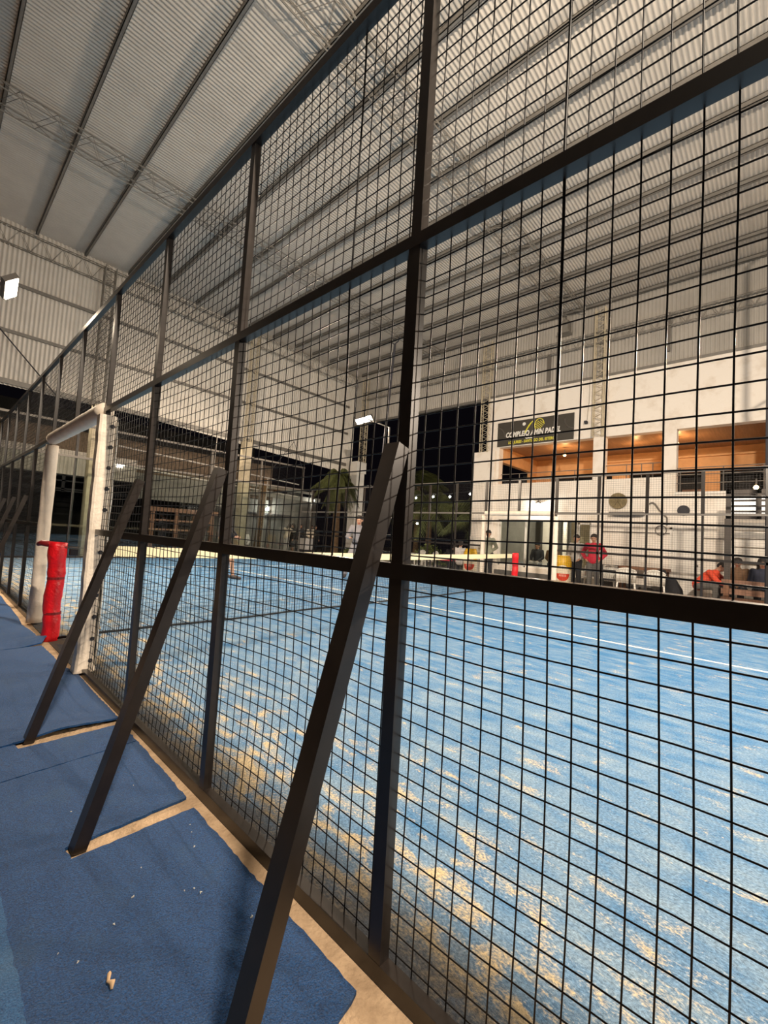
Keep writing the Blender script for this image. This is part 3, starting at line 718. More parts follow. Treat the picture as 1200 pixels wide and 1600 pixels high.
flood(FLOOD[3][0], FLOOD[3][1], 'floodlight on a mast above the near end of the fence', [(-.70, -1.4, -.01), (-.70, -1.4, 5.4), (-.36, -1.32, 5.66)])
mk = MB().tube([(10.16, 10.75, -.15), (10.16, 10.42, 5.2), (10.14, 10.20, 8.05)], .04, 10).tube([(10.14, 10.20, 8.05), (10.14, 10.05, 8.10), (10.14, 10.0, 8.28)], .022, 8).tube([(10.14, 10.2, 8.0), (10.14, 10.33, 8.12)], .018, 8)
tag(mk.obj('mast', M['charcoal']), 'tall thin mast with a hooked top behind the far fence', 'mast')
br = MB().tube([(10.3, 10.36, 3.92), (10.3, 10.82, 2.92)], .035, 10).tube([(10.3, 10.6, 3.42), (10.3, 10.42, 3.35), (10.3, 10.40, 3.2)], .018, 8)
tag(br.obj('strut', M['cord']), 'bright slanting strut below the lit far floodlight', 'strut')

# ================================================================== WALKWAY CARPETS
def carpet(outline, name, label, mt, th=.010, wave=0, lift=None):
    """pile carpet with a slightly frayed edge, triangulated inside its outline"""
    from mathutils.geometry import delaunay_2d_cdt
    rnd = random.Random(len(label)); pts = []
    for i in range(len(outline)):
        a, b = V(outline[i]), V(outline[(i + 1) % len(outline)]); L_ = (b - a).length; k = max(1, int(L_ / .022)); nn = V((-(b - a).y, (b - a).x)).normalized()
        for j in range(k): pts.append(a.lerp(b, j / k) + nn * rnd.uniform(-.0035, .0035) * (0 if j == 0 else 1))
    ne = len(pts)
    if wave or lift:
        x0, x1 = min(p.x for p in pts), max(p.x for p in pts); y0, y1 = min(p.y for p in pts), max(p.y for p in pts); q = .09
        for i in range(int((x1 - x0) / q)):
            for j in range(int((y1 - y0) / q)): pts.append(V((x0 + (i + .5) * q, y0 + (j + .5 + .5 * (i % 2)) * q)))
    vv, ee, ff, _, _, _ = delaunay_2d_cdt(pts, [], [list(range(ne))], 1, 1e-6)
    def Z(x, y):
        z = 0
        if wave: z += wave * max(0, .5 + .5 * math.sin(y * 5.1 + x * 2.3) * math.sin(y * 2.7 - x * 3.1))
        if lift: z += lift(x, y)
        return z
    cnt = {}
    for f in ff:
        for i in range(len(f)):
            a, b = f[i], f[(i + 1) % len(f)]; k = (min(a, b), max(a, b)); cnt.setdefault(k, []).append((a, b))
    n = len(vv); vs = [(p.x, p.y, Z(p.x, p.y)) for p in vv] + [(p.x, p.y, Z(p.x, p.y) + th) for p in vv]
    fs = [tuple(i + n for i in f) for f in ff] + [tuple(reversed(f)) for f in ff]
    for k, l in cnt.items():
        if len(l) == 1: a, b = l[0]; fs.append((a, b, b + n, a + n))
    me = bpy.data.meshes.new(name); me.from_pydata(vs, [], fs); me.materials.append(M[mt]); me.update()
    o = bpy.data.objects.new(name, me); COL.objects.link(o); tag(o, label, 'carpet', 'blue turf carpets on the walkway'); return o
carpet([(-.055, .765), (-.047, 1.715), (-.385, 1.715), (-.45, 1.715), (-.455, 1.785), (-.395, 1.785), (-.040, 1.800), (-.030, 2.425), (-.64, 2.385), (-.640, .72), (-.17, .735)],
       'turf_carpet', 'nearest dark blue turf piece, slotted around the second brace', 'carpet')
carpet([(-.030, 2.432), (-.030, 2.690), (-.41, 2.688), (-.47, 2.690), (-.475, 2.745), (-.64, 2.745), (-.64, 2.392)], 'turf_carpet', 'narrow blue turf strip between the seam and the third brace', 'carpet')
carpet([(-.43, 2.752), (-.028, 2.752), (-.020, 3.70), (-.06, 4.10), (-.075, 4.72), (-1.7, 4.72), (-1.7, 2.752), (-.48, 2.752)], 'turf_carpet', 'blue turf piece with a lifted hem beyond the third brace', 'carpet', wave=.012,
       lift=lambda x, y: .020 * max(0, 1 - (y - 2.752) / .25) * max(0, 1 - abs(x + .28) / .22))
carpet([(-.075, 4.73), (-.02, 4.86), (-.06, 5.05), (-.09, 5.7), (-.06, 6.4), (-.05, 12.0), (-1.7, 12.0), (-1.7, 4.73)], 'turf_carpet', 'farther wavy blue turf piece with a flap at the red post', 'carpet', wave=.022,
       lift=lambda x, y: .05 * max(0, 1 - ((x + .05) ** 2 + (y - 4.86) ** 2) ** .5 / .20))
carpet([(-.630, -.5), (-.630, 2.745), (-1.8, 2.745), (-1.8, -.5)], 'turf_carpet', 'lighter blue turf piece at the lower left edge', 'carpet2', th=.014)
# litter
lf = MB(); lf.tube([(-.478, 1.170, .014), (-.474, 1.180, .020), (-.480, 1.192, .017), (-.474, 1.205, .022), (-.471, 1.212, .020)], [.003, .007, .004, .005, .002], 6)
tag(lf.obj('dry_leaf', M['beige'], None, True), 'curled beige leaf on the dark turf near the bottom edge', 'leaf')
spots = [(-.245, .985), (-.20, 1.30), (-.21, 1.33), (-.235, 1.34), (-.115, 1.05), (-.10, 1.62), (-.115, 1.58), (-.14, 1.50), (-.36, 1.42), (-.42, 1.36), (-.55, 1.36), (-.52, 1.30), (-.30, 1.52), (-.17, 2.02), (-.40, 1.99), (-.30, 3.2), (-.42, 3.0), (-.25, 2.2), (-.14, 1.12)]
rr = random.Random(11)
for (x, y) in spots:
    mb = MB(); s = rr.uniform(.0010, .0026); a = rr.uniform(0, 6)
    mb.tube([(x, y, .0115), (x + s * 2.2 * math.cos(a), y + s * 2.2 * math.sin(a), .0135), (x + s * 3.4 * math.cos(a + .9), y + s * 3.4 * math.sin(a + .9), .012)], [s * .6, s, s * .4], 5)
    tag(mb.obj('scrap', M['scrap']), 'tiny pale scrap lying on the blue turf', 'scrap', 'pale scraps on the turf')

# ================================================================== FURNITURE
def plastic_chair(loc, rz, label):
    t = thing('plastic_chair', label, 'chair', loc, rz, 'white plastic garden chairs')
    mb = MB(); mb.box((-.21, -.21, .40), (.22, .21, .425)); mb.obj('seat', M['plastic'], t)
    for sx, sy in ((.20, -.22), (.20, .22), (-.20, -.22), (-.20, .22)):
        MB().beam((sx * 1.12, sy * 1.1, 0), (sx, sy * .95, .41), .055, .04, (0, 1, 0)).obj('leg', M['plastic'], t)
    for s_ in (-1, 1):
        mb = MB(); mb.tube([(.20, s_ * .23, .40), (.22, s_ * .255, .62), (.10, s_ * .26, .645), (-.20, s_ * .245, .64)], .022, 8); mb.obj('armrest', M['plastic'], t, True)
    mb = MB()
    def bk(u, v): return (-.20 - .11 * v + .03 * (1 - (2 * u - 1) ** 2) * -1, (u - .5) * (.44 + .02 * v), .42 + .40 * v - .07 * v * (2 * u - 1) ** 2)
    for k in range(7):
        u0, u1 = (k + .05) / 7, (k + .95) / 7
        vs = [bk(u0, 0), bk(u1, 0), bk(u1, .9), bk(u0, .9)]; vs += [(x - .015, y, z) for x, y, z in vs]
        mb.add(vs, [(0, 1, 2, 3), (7, 6, 5, 4), (0, 4, 5, 1), (1, 5, 6, 2), (2, 6, 7, 3), (3, 7, 4, 0)])
    mb.tube([bk(k / 12, .96) for k in range(13)], .026, 8)
    mb.tube([bk(0, 0), bk(0, .5), bk(0, .96)], .022, 8); mb.tube([bk(1, 0), bk(1, .5), bk(1, .96)], .022, 8)
    mb.obj('backrest', M['plastic'], t, True)
    return t
G = -.15
c0 = plastic_chair((12.72, 3.22, G), PI * .08, 'white plastic chair left of the dark table, before the white wall')
def chair(loc, rz, label):
    c = copy_tree(c0, label); c.location = loc; c.rotation_euler = (0, 0, rz); return c
chair((12.75, 2.52, G), .15, 'white plastic chair with a black bag behind it, right of the dark table')
chair((13.4, 11.3, G), 2.8, 'white plastic chair farthest left, showing above the net tape by the post')
chair((13.0, 10.35, G), 2.6, 'white plastic chair second from left, beside the reddish table')
chair((13.3, 4.35, G), PI, 'white plastic chair behind the legs of the man in crimson')
chair((13.55, 3.90, G), PI, 'white plastic chair beside the thin black metal chair')
mt_ = thing('metal_chair', 'thin black metal chair right of the man in crimson', 'chair', (12.75, 3.62, G), .2)
mb = MB(); mb.box((-.2, -.2, .42), (.2, .2, .45)); mb.obj('seat', M['black'], mt_)
for sx in (-.19, .19):
    for sy in (-.19, .19): MB().tube([(sx, sy, 0), (sx, sy, .43)], .012, 6).obj('leg', M['black'], mt_)
mb = MB(); mb.tube([(-.2, -.19, .43), (-.27, -.19, .86), (-.27, .19, .86), (-.2, .19, .43)], .013, 6); mb.box((-.27, -.18, .66), (-.25, .18, .72)); mb.obj('backrest', M['black'], mt_)
tb = thing('table', 'dark brown table behind the two white chairs', 'table', (13.55, 2.95, G))
MB().box((-.3, -.62, .76), (.3, .62, .84)).obj('tabletop', M['wood'], tb)
for sx in (-.25, .25):
    for sy in (-.55, .55): MB().box((sx - .03, sy - .03, 0), (sx + .03, sy + .03, .76)).obj('leg', M['wood'], tb)
bg = MB(); bg.tube([(12.95, 2.12, G), (12.97, 2.14, G + .30), (13.0, 2.2, G + .55), (13.0, 2.22, G + .62)], [.24, .22, .14, .05], 14); tag(bg.obj('bag', M['black'], None, True), 'black slumped bag beside the right hand white chair', 'bag')
jk = MB(); jk.tube([(13.05, 2.42, G + .45), (13.05, 2.42, G + .62), (13.02, 2.42, G + .82)], [.13, .16, .10], 12); tag(jk.obj('folded_jacket', M['black'], None, True), 'black jacket hanging behind the right hand white chair back', 'jacket')
# can shaped coolers
def cooler(loc, label, s=1.0):
    t = thing('can_cooler', label, 'cooler', loc, 0, 'can shaped coolers')
    mb = MB(); mb.lathe([(.23 * s, 0), (.25 * s, .03), (.25 * s, .42), (.25 * s, .60), (.25 * s, .78), (.245 * s, .86), (.21 * s, .97), (.20 * s, 1.0)], n=32, mis=[0, 0, 0, 1, 1, 1, 1]); mb.obj('drum', [M['cancream'], M['canyel']], t, True)
    # curved cream dome over the yellow, red half disc, lettering strokes, on the camera side
    def patch(name, mt, fn, r):
        mb = MB(); nu = 24; vs = []; fs = []
        for i in range(nu + 1):
            u = -1 + 2 * i / nu; z0, z1 = fn(u); a = PI + .35 + u * .85
            vs += [(r * s * math.cos(a), r * s * math.sin(a), z0), (r * s * math.cos(a), r * s * math.sin(a), z1)]
        for i in range(nu): fs.append((2 * i, 2 * i + 2, 2 * i + 3, 2 * i + 1))
        mb.add(vs, fs); return mb.obj(name, mt, t)
    patch('print_dome', M['cancream'], lambda u: (.55, .60 + .14 * max(0, 1 - u * u)), .2545)
    patch('print_red', M['canred'], lambda u: (.48 - .22 * max(0, 1 - u * u) ** .5, .48), .2545)
    mb = MB()
    for k in range(5):
        a = PI + .35 + (-.34 + k * .17); 
        for dz in (0,): mb.beam((.2585 * s * math.cos(a), .2585 * s * math.sin(a), .39), (.2585 * s * math.cos(a), .2585 * s * math.sin(a), .46), .030, .004, (math.cos(a), math.sin(a), 0))
    mb.obj('print_strokes', M['canpink'], t)
    mb = MB(); a = PI + .35; mb.ball((.256 * s * math.cos(a), .256 * s * math.sin(a), .665), .03, 8, (.4, .7, 1.2)); mb.obj('print_emblem', M['charcoal'], t)
    mb = MB(); mb.lathe([(.205 * s, 1.0), (.205 * s, 1.03)], n=28); mb.obj('lid', M['canyel'], t)
    return t
cooler((12.75, 4.98, G), 'yellow and red can shaped cooler in front of the man in grey')
cooler((12.9, 8.37, G), 'yellow and red can shaped cooler behind the net tape at the gate post')
bt = thing('drink_cup', 'small red and white cup on the ground by the far gate', 'cup', (12.2, 5.45, G + .0))
MB().lathe([(.04, 0), (.05, .13)], n=12).obj('cup_body', M['clothw'], bt); MB().lathe([(.047, .05), (.049, .10)], n=12).obj('cup_band', M['jred'], bt)
# red table far left, stack of white bins, bench
rt = thing('side_table', 'low reddish table beside the far white chairs', 'table', (12.9, 9.55, G))
MB().box((-.3, -.5, .52), (.3, .5, .57)).obj('tabletop', M['jred'], rt)
for sx in (-.25, .25):
    for sy in (-.45, .45): MB().box((sx - .02, sy - .02, 0), (sx + .02, sy + .02, .52)).obj('leg', M['charcoal'], rt)
ub = MB().box((13.45, 8.15, G), (13.84, 8.75, 1.30)).box((13.43, 8.13, 1.30), (13.86, 8.77, 1.34)); tag(ub.obj('cabinet', M['white']), 'white cabinet standing at the corner of the white building', 'cabinet')
pc = thing('timber_bench', 'reddish timber bench in front of the seated group', 'bench', (12.15, .60, G))
for zz, d in ((.62, .0), (.42, .08), (.22, .16)): MB().box((-.05 - d, -.55, zz), (.10 - d, .45, zz + .13)).obj('slat', M['pink'], pc)
for yy in (-.45, .35): MB().box((-.2, yy - .05, 0), (.1, yy + .05, .62)).obj('leg', M['wood'], pc)
tr_ = thing('trolley', 'grey bin on a trolley stand between the far palm and people', 'trolley', (13.4, 18.9, G))
MB().box((-.25, -.25, .35), (.25, .25, .95)).obj('bin', M['clothw'], tr_); MB().box((-.3, -.3, 1.15), (.4, .3, 1.20)).obj('tray', M['tgrey'], tr_)
MB().tube([(.3, 0, 0), (.3, 0, 1.15)], .03, 8).obj('stand', M['pipe'], tr_); MB().box((-.25, -.2, 0), (.25, .2, .35)).obj('base', M['charcoal'], tr_)

# ================================================================== BEYOND THE HALL
mb = MB(); mb.box((-8, 20.5, 2.95), (12.0, 20.7, 4.6)); mb.box((-8, 20.3, 2.75), (12.0, 20.8, 2.98)); struct(mb, 'wall_far_band', M['thatch'])
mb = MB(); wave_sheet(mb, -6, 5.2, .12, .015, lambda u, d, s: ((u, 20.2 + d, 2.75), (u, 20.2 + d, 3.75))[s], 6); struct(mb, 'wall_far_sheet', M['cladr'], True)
mb = MB(); wave_sheet(mb, 5.2, 10.6, .2, .015, lambda u, d, s: ((u, 20.2 + d, 2.15), (u, 20.2 + d, 3.25))[s], 6); struct(mb, 'wall_far_panel', M['grey'], True)
mb = MB(); mb.box((9.8, 23.5, -.15), (17.5, 23.7, 3.2)); struct(mb, 'wall_far', M['grey'])
mb = MB(); mb.box((-10, 26, -.15), (14, 26.2, 6.5)).box((19.5, 6, -.15), (30, 6.2, 9)); struct(mb, 'wall_far_dark', M['dark'])
mb = MB(); mb.box((-5, 16.5, -.15), (9.0, 25, -.12)); struct(mb, 'floor_far_court', M['carpet'])
mb = MB(); mb.box((10.6, 20.2, 2.9), (15.2, 20.35, 3.15)).box((9.0, 19.8, 3.30), (14.4, 20.0, 3.42)); struct(mb, 'trim_40', M['grey'])
fr_ = thing('railing', 'dark railing with bars above the far court, seen through the gate', 'railing', (-2, 19.8, 0))
for zz in (2.72, 2.50, 2.20, 2.12): MB().box((-4, 0, zz), (7.2, .04, zz + .05)).obj('bar', M['black'], fr_)
for xx in (4.6, 1.0, -2): MB().box((xx, 0, 2.1), (xx + .10, .05, 2.75)).obj('post', M['black'], fr_)
sf = thing('railing', 'thin white post and rail frame below the thatch band', 'railing', (4.0, 18.5, 0))
MB().tube([(0, 0, 3.98), (8.5, .2, 3.60)], .03, 8).obj('bar', M['tgrey'], sf); MB().tube([(-1, 0, 3.3), (8.5, .2, 2.95)], .04, 8).obj('bar', M['tgrey'], sf)
for xx, zt in ((1.0, 3.95), (3.7, 5.4), (5.2, 3.8), (6.4, 3.7)): MB().tube([(xx, 0, 2.2 if xx < 6 else G), (xx + .1, 0, zt)], .03, 8).obj('post', M['tgrey'], sf)
pg = thing('pergola', 'reddish timber pergola under the grey panels beyond the court', 'pergola', (5.6, 19.5, G))
for xx in (.1, 1.1, 1.9, 2.7): MB().box((xx, 0, 0), (xx + .14, .14, 1.95)).obj('post', M['pink'], pg)
MB().box((-.1, -.05, 1.80), (3.0, .2, 1.98)).obj('beam', M['pink'], pg)
for zz in (.55, 1.0, 1.40): MB().box((0, .02, zz), (2.8, .08, zz + .07)).obj('rail', M['pink'], pg)
for i, (xx, yy) in enumerate(((10.2, 18.6), (13.3, 22.5), (14.6, 20.2))):
    q = MB().tube([(xx, yy, G), (xx + (.25 if i == 0 else 0), yy, 3.6)], [.16, .12] if i == 0 else .09, 10); tag(q.obj('pole', M['trunk'] if i == 0 else M['pipe']), ('bare pale trunk post left of the people beyond the court', 'dark roof post between the people beyond the court', 'dark roof post right of the people beyond the court')[i], 'post')
tl = thing('lit_sign', 'bright lamp over the counter behind the distant people', 'lamp', (13.6, 23.3, 2.4))
MB().ball((0, 0, 0), .13, 12, (1.2, .5, .9)).obj('bulb', M['ledw'], tl, True); MB().box((-1.6, 0, -.35), (1.8, .1, -.25)).obj('shelf', M['charcoal'], tl)
lamp('lamp_or_fill_light', 'POINT', (13.6, 23.1, 2.40), 60, (1, .95, .85), None, .08)
lamp('lamp_or_fill_light', 'POINT', (7.0, 16.45, 5.0), 130, (1, .80, .58), None, .15)  # unseen fill light added behind the cladding to brighten the thatch and ground beyond
lamp('lamp_or_fill_light', 'POINT', (12.6, 16.55, 5.1), 110, (1, .86, .68), None, .15)  # unseen fill light added behind the cladding to brighten the distant people
lamp('lamp_or_fill_light', 'POINT', (1.5, 16.4, 5.1), 90, (1, .85, .62), None, .15)  # unseen fill light added behind the cladding for the left background
# string bulbs
sb = [(650, 778), (677, 776), (703, 776), (735, 772), (652, 818), (490, 782), (393, 789), (40, 801)]
def bulb(p, label, wat=12):
    t = thing('string_bulb', label, 'bulb', p, 0, 'globe bulbs in the garden')
    MB().ball((0, 0, 0), .055, 12).obj('globe', M['ledw'], t, True); MB().tube([(0, 0, .05), (0, 0, .14)], .022, 8).obj('socket', M['black'], t)
    lamp('lamp_or_fill_light', 'POINT', (p[0] - .15, p[1] - .1, p[2] - .12), wat, (1, .96, .82), None, .06)
bulb((16, 13.56, 3.18), 'leftmost of four garden bulbs in a row, next to the near post')
bulb((16, 12.49, 3.22), 'second of four garden bulbs in a row before the palms')
bulb((16, 11.52, 3.20), 'third of four garden bulbs in a row before the palms')
bulb((16, 10.41, 3.30), 'rightmost of four garden bulbs, beside the white building corner')
bulb((16, 13.39, 1.89), 'low garden bulb below the row of four')
bulb((14.55, 20.0, 2.99), 'single garden bulb among the fronds left of the tall palm')
cbl = MB().tube([(16, 8.9, 3.55), (16, 10.41, 3.43), (16, 11.52, 3.34), (16, 12.49, 3.35), (16, 13.56, 3.32), (16, 15.5, 3.6)], .008, 5); tag(cbl.obj('bulb_cable', M['black']), 'black cable holding the row of four garden bulbs', 'cable')

# palms
def palm(loc, h, R, nf_, label, seed, lean=(0, 0), sqy=1.0, elmin=-.5, droop=.62):
    t = thing('palm_tree', label, 'tree', loc); rnd = random.Random(seed)
    mb = MB(); mb.tube([(lean[0] * k / 8, lean[1] * k / 8, h * k / 8) for k in range(9)], [.17 - .04 * k / 8 + .015 * (k % 2) for k in range(9)], 10); mb.obj('trunk', M['trunk'], t)
    top_ = V((lean[0], lean[1], h))
    for i in range(nf_):
        mb = MB(); az = i * 2.399 + rnd.uniform(-.2, .2); el = rnd.uniform(elmin, 1.25); L_ = R * rnd.uniform(.8, 1.1); pts = []
        d0 = V((math.cos(az) * math.cos(el), sqy * math.sin(az) * math.cos(el), math.sin(el)))
        for k in range(11):
            s = k / 10; pts.append(top_ + d0 * (L_ * s) + V((0, 0, -L_ * droop * s * s * (1 if el > 0 else .5))))
        mb.tube(pts, [.022 * (1 - .8 * k / 10) for k in range(11)], 5)
        for k in range(2, 40):
            s = k / 40; j = s * 10; a = int(j); p = pts[a].lerp(pts[min(a + 1, 10)], j - a); dr = (pts[min(a + 1, 10)] - pts[a]).normalized()
            sd = dr.cross(V((0, 0, 1))).normalized() if abs(dr.z) < .98 else V((1, 0, 0))
            ll = R * .34 * math.sin(PI * min(.95, s * .85 + .1))
            for sg_ in (-1, 1):
                tip = p + (sd * sg_ * .75 + dr * .55 + V((0, 0, -.65 + rnd.uniform(-.15, .15)))).normalized() * ll
                mid = p.lerp(tip, .45) + V((0, 0, .05)); wv = dr * .020
                mb.add([p - wv, p + wv, mid + wv * .9, mid - wv * .9, tip], [(0, 1, 2, 3), (3, 2, 4)])
        mb.obj('frond', M['palm'], t)
    return t
palm((12.40, 15.40, G), 4.05, 1.45, 46, 'tall palm tree standing in front of the far corner column', 3, sqy=.30, elmin=-1.15, droop=.95)
palm((18.2, 14.3, G), 3.1, 2.6, 24, 'dark palm behind the garden bulbs, left in the opening', 8)
palm((18.6, 11.2, G), 2.9, 2.5, 24, 'dark palm behind the garden bulbs, next to the white building', 15)
palm((20.5, 17.0, G), 4.6, 2.8, 22, 'palm crown showing behind the lit far floodlight', 21)
def bush(loc, r, label, seed):
    rnd = random.Random(seed); mb = MB()
    for i in range(420):
        a, b = rnd.uniform(0, 2 * PI), rnd.uniform(.0, PI / 2); q = r * rnd.uniform(.6, 1.0)
        c = V((q * math.cos(a) * math.cos(b), q * math.sin(a) * math.cos(b), q * 1.1 * math.sin(b) + .05))
        u = V((rnd.uniform(-1, 1), rnd.uniform(-1, 1), rnd.uniform(-1, 1))).normalized() * .09; v_ = u.cross(V((rnd.uniform(-1, 1), rnd.uniform(-1, 1), .3))).normalized() * .04
        mb.add([c - u, c + v_, c + u, c - v_], [(0, 1, 2, 3)])
    o = mb.obj('shrub', M['bush']); o.location = loc; tag(o, label, 'shrub')
bush((13.25, 15.35, G), .50, 'leafy green shrub at the foot of the tall palm', 1)
bush((16.8, 13.2, G), .9, 'leafy green shrub below the low garden bulb', 2)
bush((16.6, 11.6, G), .7, 'small leafy shrub behind the far white chairs', 4)

# ================================================================== PEOPLE
def fuse(caps, voxel, mt, name, parent, smooth_it=4, dec=None, cut=None):
    """caps: (p0, p1, r0, r1); one continuous surface grown over tapered capsules"""
    mb = MB()
    for p0, p1, r0, r1 in caps:
        p0, p1 = V(p0), V(p1); d = p1 - p0; L_ = d.length; k = 5
        if L_ < 1e-5: mb.ball(p0, r0, 14); continue
        dn = d / L_; pts, rs = [], []
        for i in range(k + 1):
            a = PI / 2 * i / k; pts.append(p0 - dn * r0 * math.cos(a)); rs.append(max(r0 * math.sin(a), r0 * .02))
        for i in range(k + 1):
            a = PI / 2 * i / k; pts.append(p1 + dn * r1 * math.sin(a)); rs.append(max(r1 * math.cos(a), r1 * .02))
        mb.tube(pts, rs, 12)
    me = mb.mesh(name, mt); o = bpy.data.objects.new(name, me); COL.objects.link(o)
    r = o.modifiers.new('r', 'REMESH'); r.mode = 'VOXEL'; r.voxel_size = voxel
    s = o.modifiers.new('s', 'SMOOTH'); s.factor = .5; s.iterations = smooth_it
    if dec: d_ = o.modifiers.new('d', 'DECIMATE'); d_.ratio = dec
    dg = bpy.context.evaluated_depsgraph_get(); dg.update()
    me2 = bpy.data.meshes.new_from_object(o.evaluated_get(dg)); bpy.data.objects.remove(o); bpy.data.meshes.remove(me)
    me2.name = name; me2.materials.clear(); me2.materials.append(mt)
    me2.polygons.foreach_set('use_smooth', [True] * len(me2.polygons))
    o2 = bpy.data.objects.new(name, me2); COL.objects.link(o2); o2.parent = parent
    return o2
STAND = dict(pel=(0, 0, .93), che=(.0, 0, 1.28), nec=(-.005, 0, 1.46), hea=(.015, 0, 1.585),
             shl=(0, .175, 1.40), shr=(0, -.175, 1.40), ell=(-.03, .235, 1.12), elr=(-.03, -.235, 1.12), wrl=(.06, .235, .88), wrr=(.06, -.235, .88),
             hil=(0, .09, .90), hir=(0, -.09, .90), knl=(.02, .10, .50), knr=(.02, -.10, .50), anl=(-.02, .11, .085), anr=(-.02, -.11, .085))
SIT = dict(STAND, pel=(0, 0, .50), che=(.02, 0, .86), nec=(.03, 0, 1.04), hea=(.055, 0, 1.165), shl=(.02, .175, .98), shr=(.02, -.175, .98), ell=(.06, .235, .73), elr=(.06, -.235, .73),
           wrl=(.27, .14, .60), wrr=(.27, -.14, .60), hil=(.02, .09, .50), hir=(.02, -.09, .50), knl=(.42, .12, .52), knr=(.42, -.12, .52), anl=(.40, .12, .085), anr=(.40, -.12, .085))
def person(label, loc, rz, pose, top_, legs, hairc='hair', long_hair=False, hood=None, shoes='shoe', belt=None, extra=None, scale=1.0, skirt=False, bare_legs=False, grp=None):
    t = thing('person', label, 'person', loc, rz, grp); t.scale = (scale,) * 3
    J = {k: V(v) for k, v in pose.items()}
    if extra: J.update({k: V(v) for k, v in extra.items()})
    H = J['hea']; hd = (H - J['nec']).normalized()
    fw = J.get('face', V((1, 0, 0))).normalized(); lt = hd.cross(fw).normalized(); fw = lt.cross(hd).normalized()
    def hp(f, l, u): return H + fw * f + lt * l + hd * u
    caps = [(J['pel'], J['che'], .115, .125), (J['che'], J['nec'], .12, .055), (J['nec'], H - hd * .04, .052, .055),
            (hp(0, 0, .035), hp(-.01, 0, .03), .088, .092), (hp(.035, 0, -.03), hp(.03, 0, -.07), .066, .045), (hp(.095, 0, .005), hp(.108, 0, -.022), .010, .014),
            (hp(.075, 0, .03), hp(.07, 0, .03), .03, .03), (hp(-.005, .088, -.01), hp(-.01, .088, .02), .014, .018), (hp(-.005, -.088, -.01), hp(-.01, -.088, .02), .014, .018)]
    for s in 'lr':
        sh, el, wr, hi, kn, an = (J[k + s] for k in ('sh', 'el', 'wr', 'hi', 'kn', 'an'))
        caps += [(J['che'] + (sh - J['che']) * .4, sh, .08, .055), (sh, el, .052, .040), (el, wr, .040, .027), (hi, kn, .085, .055), (kn, an, .055, .038), (J['pel'], hi, .10, .09)]
        fd = (wr - el).normalized(); sg_ = 1 if s == 'l' else -1
        sd = V((1, 0, 0)) - fd * fd.x
        sd = sd.normalized() if sd.length > .2 else V((0, 0, 1)); pn = fd.cross(sd)
        pc_ = wr + fd * .05
        caps.append((wr + fd * .01, wr + fd * .08, .024, .030))
        for q, ln_ in ((-1.5, .058), (-.5, .072), (.5, .068), (1.5, .052)):
            b0 = wr + fd * .085 + sd * (q * .019); b1 = b0 + fd * (ln_ * .55) + pn * (.008 * sg_); b2 = b1 + fd * (ln_ * .42) + pn * (.022 * sg_)
            caps += [(b0, b1, .0085, .008), (b1, b2, .008, .0065)]
        b0 = wr + fd * .04 + sd * .026; b1 = b0 + (fd * .7 + sd * .75).normalized() * .036; caps += [(b0, b1, .011, .009), (b1, b1 + fd * .028, .009, .0075)]
    fuse(caps, .0105, M['skin'], 'body', t, 2, .5)
    eb = MB()
    for l in (.033, -.033): eb.ball(tuple(hp(.088, l, .012)), .010, 8)
    eb.obj('eyes', M['black'], t, True)
    mb_ = MB(); mb_.beam(hp(.094, .022, -.052), hp(.094, -.022, -.052), .008, .006, tuple(hd)); mb_.obj('mouth', M['canred'], t)
    # top
    tc = [(J['pel'] + V((0, 0, .03)), J['che'], .145, .150), (J['che'], J['nec'] - V((0, 0, .03)), .145, .075)]
    for s in 'lr':
        sh, el, wr = (J[k + s] for k in ('sh', 'el', 'wr'))
        tc += [(J['che'] + (sh - J['che']) * .45, sh, .11, .072), (sh, el, .070, .060), (el, el.lerp(wr, .93), .060, .046), (J['pel'] + V((0, .05 if s == 'l' else -.05, .0)), J['pel'] + V((0, .06 if s == 'l' else -.06, .05)), .125, .125)]
    fuse(tc, .018, M[top_], 'jacket', t, 3)
    lc = []
    for s in 'lr':
        hi, kn, an = (J[k + s] for k in ('hi', 'kn', 'an'))
        if skirt: lc += [(J['pel'], hi, .13, .125), (hi, hi.lerp(kn, .9), .13, .15)]
        elif bare_legs: lc += [(J['pel'], hi, .12, .115), (hi, hi.lerp(kn, .75), .11, .10)]
        else: lc += [(J['pel'], hi, .122, .112), (hi, kn, .107, .078), (kn, kn.lerp(an, .93), .078, .062)]
    fuse(lc, .018, M[legs], 'trousers' if not skirt else 'skirt', t, 3)
    for s in 'lr':
        an, kn = J['an' + s], J['kn' + s]; dv = V((1, .12 if s == 'l' else -.12, 0)) if 'toe' not in J else J['toe']
        MB().tube([an + dv * -.07 + V((0, 0, -.035)), an + V((0, 0, -.025)), an + dv * .09 + V((0, 0, -.043)), an + dv * .17 + V((0, 0, -.055)), an + dv * .20 + V((0, 0, -.06))], [.035, .052, .042, .030, .012], 10).obj('shoe', M[shoes], t, True)
    hc = [(hp(-.015, 0, .055), hp(-.025, 0, .05), .100, .100), (hp(-.055, 0, .0), hp(-.05, 0, .03), .075, .08)]
    if long_hair: hc += [(hp(-.06, .04, .02), hp(-.07, .06, -.20), .06, .045), (hp(-.06, -.04, .02), hp(-.07, -.06, -.20), .06, .045), (hp(-.01, .085, .02), hp(0, .09, -.16), .03, .022), (hp(-.01, -.085, .02), hp(0, -.09, -.16), .03, .022)]
    if hood: fuse([(hp(-.03, 0, .05), hp(-.04, 0, .02), .118, .118), (hp(-.06, 0, -.06), hp(-.06, 0, -.10), .11, .11)], .016, M[hood], 'hood', t, 2)
    else: fuse(hc, .014, M[hairc], 'hair', t, 2)
